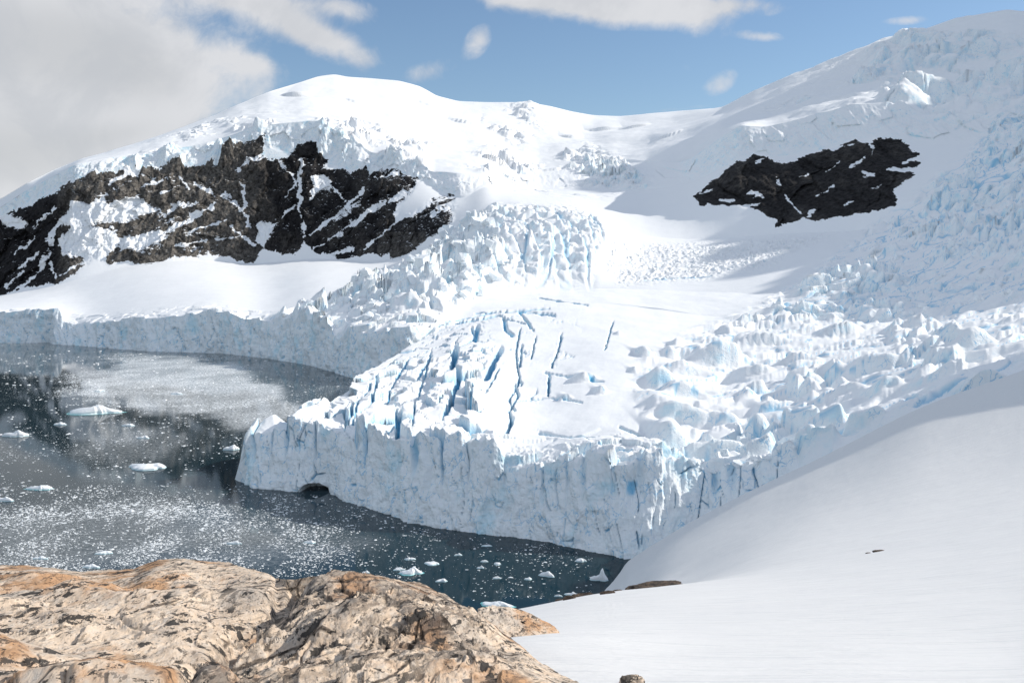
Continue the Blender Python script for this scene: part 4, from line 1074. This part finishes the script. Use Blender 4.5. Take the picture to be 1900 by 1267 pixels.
BERGS = [ # px, py base, width px, height px, peaky, label
    (172,766,84,17,0.5,'largest white iceberg, low and wedge shaped, alone in the far bay'),
    (273,868,80,11,0.3,'long flat white ice floe with a small knob at its right end'),
    (30,809,38,13,0.4,'stubby white iceberg at the left edge below the large wedge berg'),
    (75,907,40,9,0.3,'flat white floe with a pale green foot in open grey water'),
    (8,929,30,9,0.3,'white floe cut by the left edge of the view'),
    (430,834,28,11,0.2,'pale bluish bergy bit touching the tip of the glacier nose'),
    (762,1063,42,12,0.5,'white floe with a turquoise foot beside the near granite hump'),
    (801,1046,32,6,0.2,'narrow white floe above the turquoise footed floe'),
    (1014,1068,28,11,0.6,'pale blue floe in the dark water below the middle of the ice face'),
    (1077,1041,20,8,0.3,'bluish floe close under the right part of the ice face'),
    (1113,1076,27,20,0.9,'tall knobbly blue white bergy bit near the foot of the snow slope'),
    (920,1123,52,10,0.8,'broken white floe with a raised right end beside the snow edge'),
    (740,1057,19,6,0.2,'small rounded floe just left of the turquoise footed floe'),
    (760,1038,16,6,0.2,'small pale blue floe left of the narrow white floe'),
    (923,1047,15,6,0.3,'squarish little floe right of centre in the dark water'),
    (898,1042,12,5,0.3,'little pale floe left of the squarish little floe'),
    (892,1054,11,6,0.3,'round little floe below the little pale floe'),
    (850,1030,12,5,0.3,'lone little blue floe near the ice face'),
    (904,1013,15,4,0.1,'thin pale floe close under the ice face in shadow'),
    (980,1075,14,6,0.3,'small grey blue floe left of the larger pale blue floe'),
    (921,1073,13,6,0.3,'small floe with two lobes above the broken white floe'),
    (1035,1106,12,5,0.2,'white floe next to the rubble stones on the snow edge'),
    (1060,1103,22,6,0.5,'ragged pale floe against the rubble shore'),
    (999,1125,13,4,0.2,'small white floe touching the snow edge'),
    (820,1078,22,6,0.4,'cluster shaped white floe beside the top of the granite hump'),
    (679,1063,14,6,0.2,'small white floe just above the granite crest'),
    (328,731,20,5,0.2,'flat white floe in the grey brash of the far bay'),
    (184,726,20,5,0.2,'flat white floe above the largest iceberg'),
    (110,788,22,6,0.3,'flat floe below and left of the largest iceberg'),
    (267,813,18,6,0.3,'white floe above the long flat floe'),
    (239,790,20,6,0.3,'white floe on the mirrored dark cliffs'),
    (168,1052,28,8,0.3,'grey white slab floe lying just above the foreground granite'),
    (195,1026,30,6,0.2,'elongated bright floe amid dense brash'),
    (435,1008,22,6,0.3,'bright ragged floe in the sunlit brash'),
    (575,1007,18,6,0.3,'white floe at the right end of the sunlit brash'),
    (74,1036,22,6,0.3,'white floe in brash near the left granite crest'),
]
def floe_at(name, px, py, wpx, hpx, peaky, seed):
    Yb = sea_y(py); s = Yb / F
    L = wpx * s; hz = max(0.25, hpx * s * 0.9)
    o = floe_mesh(name, L, max(L * 0.45, 0.8), hz, seed, peaky)
    o.location = (wx(px, Yb), Yb, 0.0); o.rotation_euler = (0, 0, random.uniform(-0.15, 0.15))
    return o
for k, (px, py, w, h_, pk, lb) in enumerate(BERGS):
    big = w >= 36 and h_ >= 12
    o = tag(floe_at('iceberg' if big else 'ice_floe', px, py, w, h_, pk, 900 + k), lb, 'iceberg' if big else 'ice floe')
    if k in (0, 3, 6, 11):
        Lf = w / F * sea_y(py)
        ft = floe_mesh('ice_foot', Lf * 1.10, max(Lf * 0.55, 1.0), 0.10, 900 + k, 0, 30, FOOT); ft.parent = o

# brash: the larger bits one by one, the rest as one drift
def in_water(x, y):
    px = CX + x / y * F
    c = int(np.clip(np.searchsorted(PXC, px), 0, C - 1))
    y0 = Y[ROW0[0], c]; y4 = Y[ROW0[3], c]; y5 = Y[ROW0[4], c]
    if px > 1100: return False
    if px > 440 and px < 800: return y < y0 - 4 or (y4 + 4 < y < y5 - 6)
    if px >= 800: return y < y0 - 4
    return y < y5 - 6
def dens_at(x, y):
    i = min(len(gx) - 1, int(np.searchsorted(gx, x))); j = min(len(gy) - 1, int(np.searchsorted(gy, y)))
    return den[j, i]
proto = [floe_mesh('ice_chunk', 2.0, 1.3, 0.5, 1500 + k, 0.4, 14, BRASH) for k in range(8)]
pts = []
while len(pts) < 300:
    px = random.uniform(-20, 1120); py = random.uniform(700, 1125)
    yy = sea_y(py); xx = wx(px, yy)
    if not in_water(xx, yy): continue
    if random.random() > dens_at(xx, yy) + 0.10: continue
    pts.append((xx, yy))
used = 0
for k, (xx, yy) in enumerate(pts):
    p = proto[k % 8]
    o = p if k < 8 else link(p.copy())
    sc = (yy / F) * random.choice([3, 3, 3.5, 4, 4, 5, 6, 8]) / 2.0
    o.location = (xx, yy, 0.0); o.rotation_euler = (0, 0, random.uniform(0, 6.28)); o.scale = (sc, sc, sc * random.uniform(0.6, 1.0))
    if k >= 8: o.name = 'ice_chunk'
    tag(o, 'small white ice chunk floating loose among the brash on the dark water', 'ice chunk', 'ice chunks adrift in the bay')
# finer drift
Vb, Qb = [], []
NC = 110000
cpx = rng.uniform(-30, 1130, NC); cpy = np.where(rng.random(NC) < 0.35, rng.uniform(650, 1125, NC), rng.uniform(900, 1110, NC))
cy_ = H * F / (cpy - HY); cx_ = wx(cpx, cy_)
cl = 0.12 + 2.6 * np.maximum(0, fbm(cx_ / 20.0 + cy_ / 90.0, cy_ / 45.0, 5, 71, 0.6) + 0.12)
cr_ = rng.random(NC)
cnt = 0
for q in range(NC):
    xx, yy = float(cx_[q]), float(cy_[q])
    if cr_[q] > dens_at(xx, yy) * cl[q] or not in_water(xx, yy): continue
    s = (yy / F) * (0.40 + 1.9 * random.random() ** 4)
    n = random.choice((5, 6, 7)); a0 = random.uniform(0, 6.28)
    ang = [a0 + 2 * pi * k / n + random.uniform(-.3, .3) for k in range(n)]
    ex, ey = s * random.uniform(0.7, 1.6), s * random.uniform(0.6, 1.2)
    base = len(Vb)
    for a_ in ang: Vb.append((xx + ex * cos(a_), yy + ey * sin(a_), -0.05))
    for a_ in ang: Vb.append((xx + 0.85 * ex * cos(a_), yy + 0.85 * ey * sin(a_), s * random.uniform(0.15, 0.5)))
    for k in range(n): Qb.append((base + k, base + (k + 1) % n, base + n + (k + 1) % n, base + n + k))
    Qb.append(tuple(range(base + n, base + 2 * n)))
    cnt += 1
    if cnt >= 22000: break
Qb = [q for q in Qb]
me = bpy.data.meshes.new('brash_ice')
me.from_pydata(Vb, [], Qb); me.materials.append(BRASH)
br_ = link(bpy.data.objects.new('brash_ice', me)); tag(br_, kind='stuff')

# ------------------------------------------------------------------ seracs as single blocks
def block_mesh(name, seed):
    rg = np.random.default_rng(seed)
    import bmesh
    bm = bmesh.new()
    bmesh.ops.create_cube(bm, size=2.0)
    for v in bm.verts:
        v.co.x *= rg.uniform(0.65, 1.15); v.co.y *= rg.uniform(0.65, 1.15); v.co.z *= rg.uniform(0.7, 1.2)
    for _ in range(7):
        n = rg.normal(0, 1, 3); n /= np.linalg.norm(n)
        g = bm.verts[:] + bm.edges[:] + bm.faces[:]
        r = bmesh.ops.bisect_plane(bm, geom=g, plane_co=tuple(n * rg.uniform(0.72, 1.05)), plane_no=tuple(n), clear_outer=True)
        ed = [e for e in r['geom_cut'] if isinstance(e, bmesh.types.BMEdge)]
        if ed: bmesh.ops.holes_fill(bm, edges=bm.edges[:], sides=0)
    bmesh.ops.triangulate(bm, faces=bm.faces[:])
    bmesh.ops.subdivide_edges(bm, edges=bm.edges[:], cuts=2, use_grid_fill=True)
    for v in bm.verts:
        c = np.array([[v.co.x * 2.3 + v.co.z]]), np.array([[v.co.y * 2.3 - v.co.z]])
        k = 0.07 * float(fbm(c[0], c[1], 3, seed)[0, 0])
        v.co += v.co.normalized() * k
    me = bpy.data.meshes.new(name); bm.to_mesh(me); bm.free()
    at = me.attributes.new('ice', 'FLOAT', 'POINT'); at.data.foreach_set('value', np.full(len(me.vertices), 0.35, np.float32))
    me.attributes.new('crack', 'FLOAT', 'POINT')
    me.materials.append(ICE)
    return link(bpy.data.objects.new(name, me))
def scatter_blocks(poly, n, smin, smax, segs, label, group, seed, sink=0.25):
    rg = random.Random(seed)
    P = np.array(poly, float)
    protos = [block_mesh('ice_block', seed + k) for k in range(9)]
    k = 0; tries = 0
    while k < n and tries < 20000:
        tries += 1
        px = rg.uniform(P[:, 0].min(), P[:, 0].max()); py = rg.uniform(P[:, 1].min(), P[:, 1].max())
        if px > 1900 or polydist(np.array([px]), np.array([py]), poly)[0] < 4: continue
        r, c = locate(px, py, *segs)
        p = protos[k % 9]
        o = p if k < 9 else link(p.copy())
        s = (smin + (smax - smin) * rg.random() ** 2.2) * Y[r, c] / F
        o.name = 'ice_block'
        o.location = (X[r, c], Y[r, c], Z[r, c] + s * (0.5 - sink)); o.rotation_euler = (rg.uniform(-.5, .5), rg.uniform(-.5, .5), rg.uniform(0, 6.28))
        o.scale = (s * rg.uniform(0.7, 1.2), s * rg.uniform(0.7, 1.2), s * rg.uniform(0.6, 1.1))
        tag(o, label, 'ice block', group)
        k += 1
scatter_blocks([(560,600),(680,540),(760,490),(840,430),(900,410),(930,470),(940,530),(860,570),(760,600),(640,605)], 190, 3, 15, (5, 6), 'angular white ice block tumbled in the icefall below the dark cliff', 'tumbled blocks of the icefall', 3000)
scatter_blocks([(1250,850),(1300,800),(1400,790),(1480,830),(1500,850),(1400,905),(1330,900),(1280,880)], 50, 3, 11, (1, 2), 'white ice block in the jumble where the ice meets the snow slope', 'jumbled blocks by the snow slope', 3100)
scatter_blocks([(1560,470),(1640,420),(1760,340),(1890,300),(1890,640),(1700,640),(1450,600),(1480,540)], 110, 2, 8, (4, 6), 'small ice block on the shaded broken ice below the right mountain', 'ice blocks on the shaded slope', 3200)

# ------------------------------------------------------------------ light
SUN_EL = radians(31.0); SUN_AZ = radians(79.0)   # bearing from +Y towards +X
sd = (sin(SUN_AZ) * cos(SUN_EL), cos(SUN_AZ) * cos(SUN_EL), sin(SUN_EL))
L = bpy.data.lights.new('sun', 'SUN'); L.energy = 2.7; L.angle = radians(0.5); L.color = (1.0, 0.94, 0.85)
so = link(bpy.data.objects.new('sun', L))
from mathutils import Vector
so.rotation_euler = Vector(sd).to_track_quat('Z', 'Y').to_euler()
so.location = (800, 300, 900)

w = bpy.data.worlds.new('World'); scene.world = w; w.use_nodes = True
t = NT(w.node_tree)
for nd in list(w.node_tree.nodes): w.node_tree.nodes.remove(nd)
out = t.n('ShaderNodeOutputWorld')
sky = t.n('ShaderNodeTexSky'); sky.sky_type = 'NISHITA'; sky.sun_disc = False
sky.sun_elevation = SUN_EL; sky.sun_rotation = SUN_AZ; sky.altitude = 100; sky.air_density = 1.0; sky.dust_density = 0.3; sky.ozone_density = 3.0
bg1 = t.n('ShaderNodeBackground'); t.put(bg1.inputs[0], sky.outputs[0]); bg1.inputs[1].default_value = 0.078
tc = t.n('ShaderNodeTexCoord'); sep = t.n('ShaderNodeSeparateXYZ', i_0=tc.outputs['Generated'])
yy_ = t.math('MAXIMUM', sep.outputs[1], 0.05)
cu = t.math('DIVIDE', sep.outputs[0], yy_); cvv = t.math('DIVIDE', sep.outputs[2], yy_)
CLOUDS = [(-80,110,290,190,0,1.0),(160,80,190,95,10,0.72),(290,150,130,66,14,0.62),(462,115,60,26,16,0.46),(40,300,230,75,0,0.95),(225,250,120,24,-8,0.42),(545,52,95,30,24,0.72),(625,80,70,22,22,0.42),(480,4,150,20,4,0.62),(640,14,60,20,24,0.34),
          (1080,0,150,30,4,0.85),(1170,22,110,26,0,0.55),(1290,25,60,34,30,0.5),(1380,10,70,18,0,0.6),(1415,68,38,9,4,0.5),(960,-5,60,20,0,0.5),(887,76,20,30,30,0.50),(795,135,46,22,-18,0.47),(1690,38,52,8,-4,0.42),(1335,155,34,20,-30,0.40),(1270,125,26,14,30,0.2),(680,118,26,24,0,0.40),(1240,205,80,6,-6,0.25)]
vec = t.n('ShaderNodeCombineXYZ', i_0=cu, i_1=cvv)
nz1 = t.n('ShaderNodeTexNoise'); t.put(nz1.inputs['Vector'], vec.outputs[0]); nz1.inputs['Scale'].default_value = 9.0; nz1.inputs['Detail'].default_value = 8; nz1.inputs['Roughness'].default_value = 0.6; nz1.inputs['Distortion'].default_value = 0.35
nz2 = t.noise(vec.outputs[0], 3.2, 6, 0.55)
dsum = None
for (px, py, rx, ry_, rot, k) in CLOUDS:
    a0 = (px - CX) / F; b0 = (HY - py) / F; c_, s_ = cos(radians(-rot)), sin(radians(-rot))
    du = t.math('SUBTRACT', cu, a0); dv = t.math('SUBTRACT', cvv, b0)
    p_ = t.math('MULTIPLY', t.math('ADD', t.math('MULTIPLY', du, c_), t.math('MULTIPLY', dv, s_)), F / rx)
    q_ = t.math('MULTIPLY', t.math('SUBTRACT', t.math('MULTIPLY', dv, c_), t.math('MULTIPLY', du, s_)), F / ry_)
    r2 = t.math('ADD', t.math('MULTIPLY', p_, p_), t.math('MULTIPLY', q_, q_))
    g_ = t.math('MULTIPLY', t.math('POWER', 2.718, t.math('MULTIPLY', r2, -0.8)), k)
    dsum = g_ if dsum is None else t.math('ADD', dsum, g_)
nz4 = t.n('ShaderNodeTexNoise'); t.put(nz4.inputs['Vector'], vec.outputs[0]); nz4.inputs['Scale'].default_value = 26.0; nz4.inputs['Detail'].default_value = 8; nz4.inputs['Roughness'].default_value = 0.65; nz4.inputs['Distortion'].default_value = 0.6
dn = t.math('ADD', t.math('MULTIPLY_ADD', t.math('SUBTRACT', nz4.outputs[0], 0.5), 0.75, dsum), t.math('MULTIPLY', t.math('SUBTRACT', nz1.outputs[0], 0.5), 1.25))
dn = t.math('MULTIPLY', dn, t.smooth(dsum, 0.04, 0.22))
front = t.smooth(sep.outputs[1], 0.02, 0.2)
# broken cloud added out of view, behind and overhead, to brighten the shaded snow
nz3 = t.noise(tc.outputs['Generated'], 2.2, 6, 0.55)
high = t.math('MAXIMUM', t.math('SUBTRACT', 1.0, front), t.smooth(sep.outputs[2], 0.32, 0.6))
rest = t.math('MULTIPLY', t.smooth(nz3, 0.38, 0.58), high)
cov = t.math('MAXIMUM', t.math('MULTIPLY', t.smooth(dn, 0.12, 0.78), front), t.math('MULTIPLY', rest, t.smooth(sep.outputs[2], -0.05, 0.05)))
# thick cloud is greyer, its thin edge brighter
grey_ = t.math('MULTIPLY', t.smooth(dsum, 0.7, 1.5), t.smooth(cu, -0.16, -0.32))
ccol = t.mix(t.math('MULTIPLY', grey_, t.smooth(nz2, 0.3, 0.6, 0.7, 1.0)), (0.93, 0.94, 0.97), (0.77, 0.785, 0.81))
ccol = t.mix(t.math('MULTIPLY', t.smooth(nz1.outputs[0], 0.60, 0.40), 0.45), ccol, (0.66, 0.69, 0.74))
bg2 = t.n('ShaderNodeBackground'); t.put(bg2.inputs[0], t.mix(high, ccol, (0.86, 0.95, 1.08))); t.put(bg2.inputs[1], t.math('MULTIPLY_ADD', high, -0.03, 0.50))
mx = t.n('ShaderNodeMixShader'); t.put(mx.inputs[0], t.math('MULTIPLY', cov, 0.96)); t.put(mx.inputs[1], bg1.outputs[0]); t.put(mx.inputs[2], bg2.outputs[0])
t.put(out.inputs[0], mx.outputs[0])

# ------------------------------------------------------------------ camera
cam = bpy.data.cameras.new('camera'); co = link(bpy.data.objects.new('camera', cam))
co.location = (0, 0, H); co.rotation_euler = (radians(90), 0, 0)
cam.sensor_width = 36.0; cam.lens = 36.0 * F / 1900.0
cam.shift_y = -(1267 / 2 - HY) / 1900.0
cam.clip_start = 0.3; cam.clip_end = 30000
scene.camera = co
scene.view_settings.view_transform = 'Standard'; scene.view_settings.look = 'None'
scene.view_settings.gamma = 1.0
scene.view_settings.exposure = 0.66
scene.cycles.max_bounces = 8; scene.cycles.diffuse_bounces = 4; scene.cycles.glossy_bounces = 3
scene.cycles.use_denoising = True
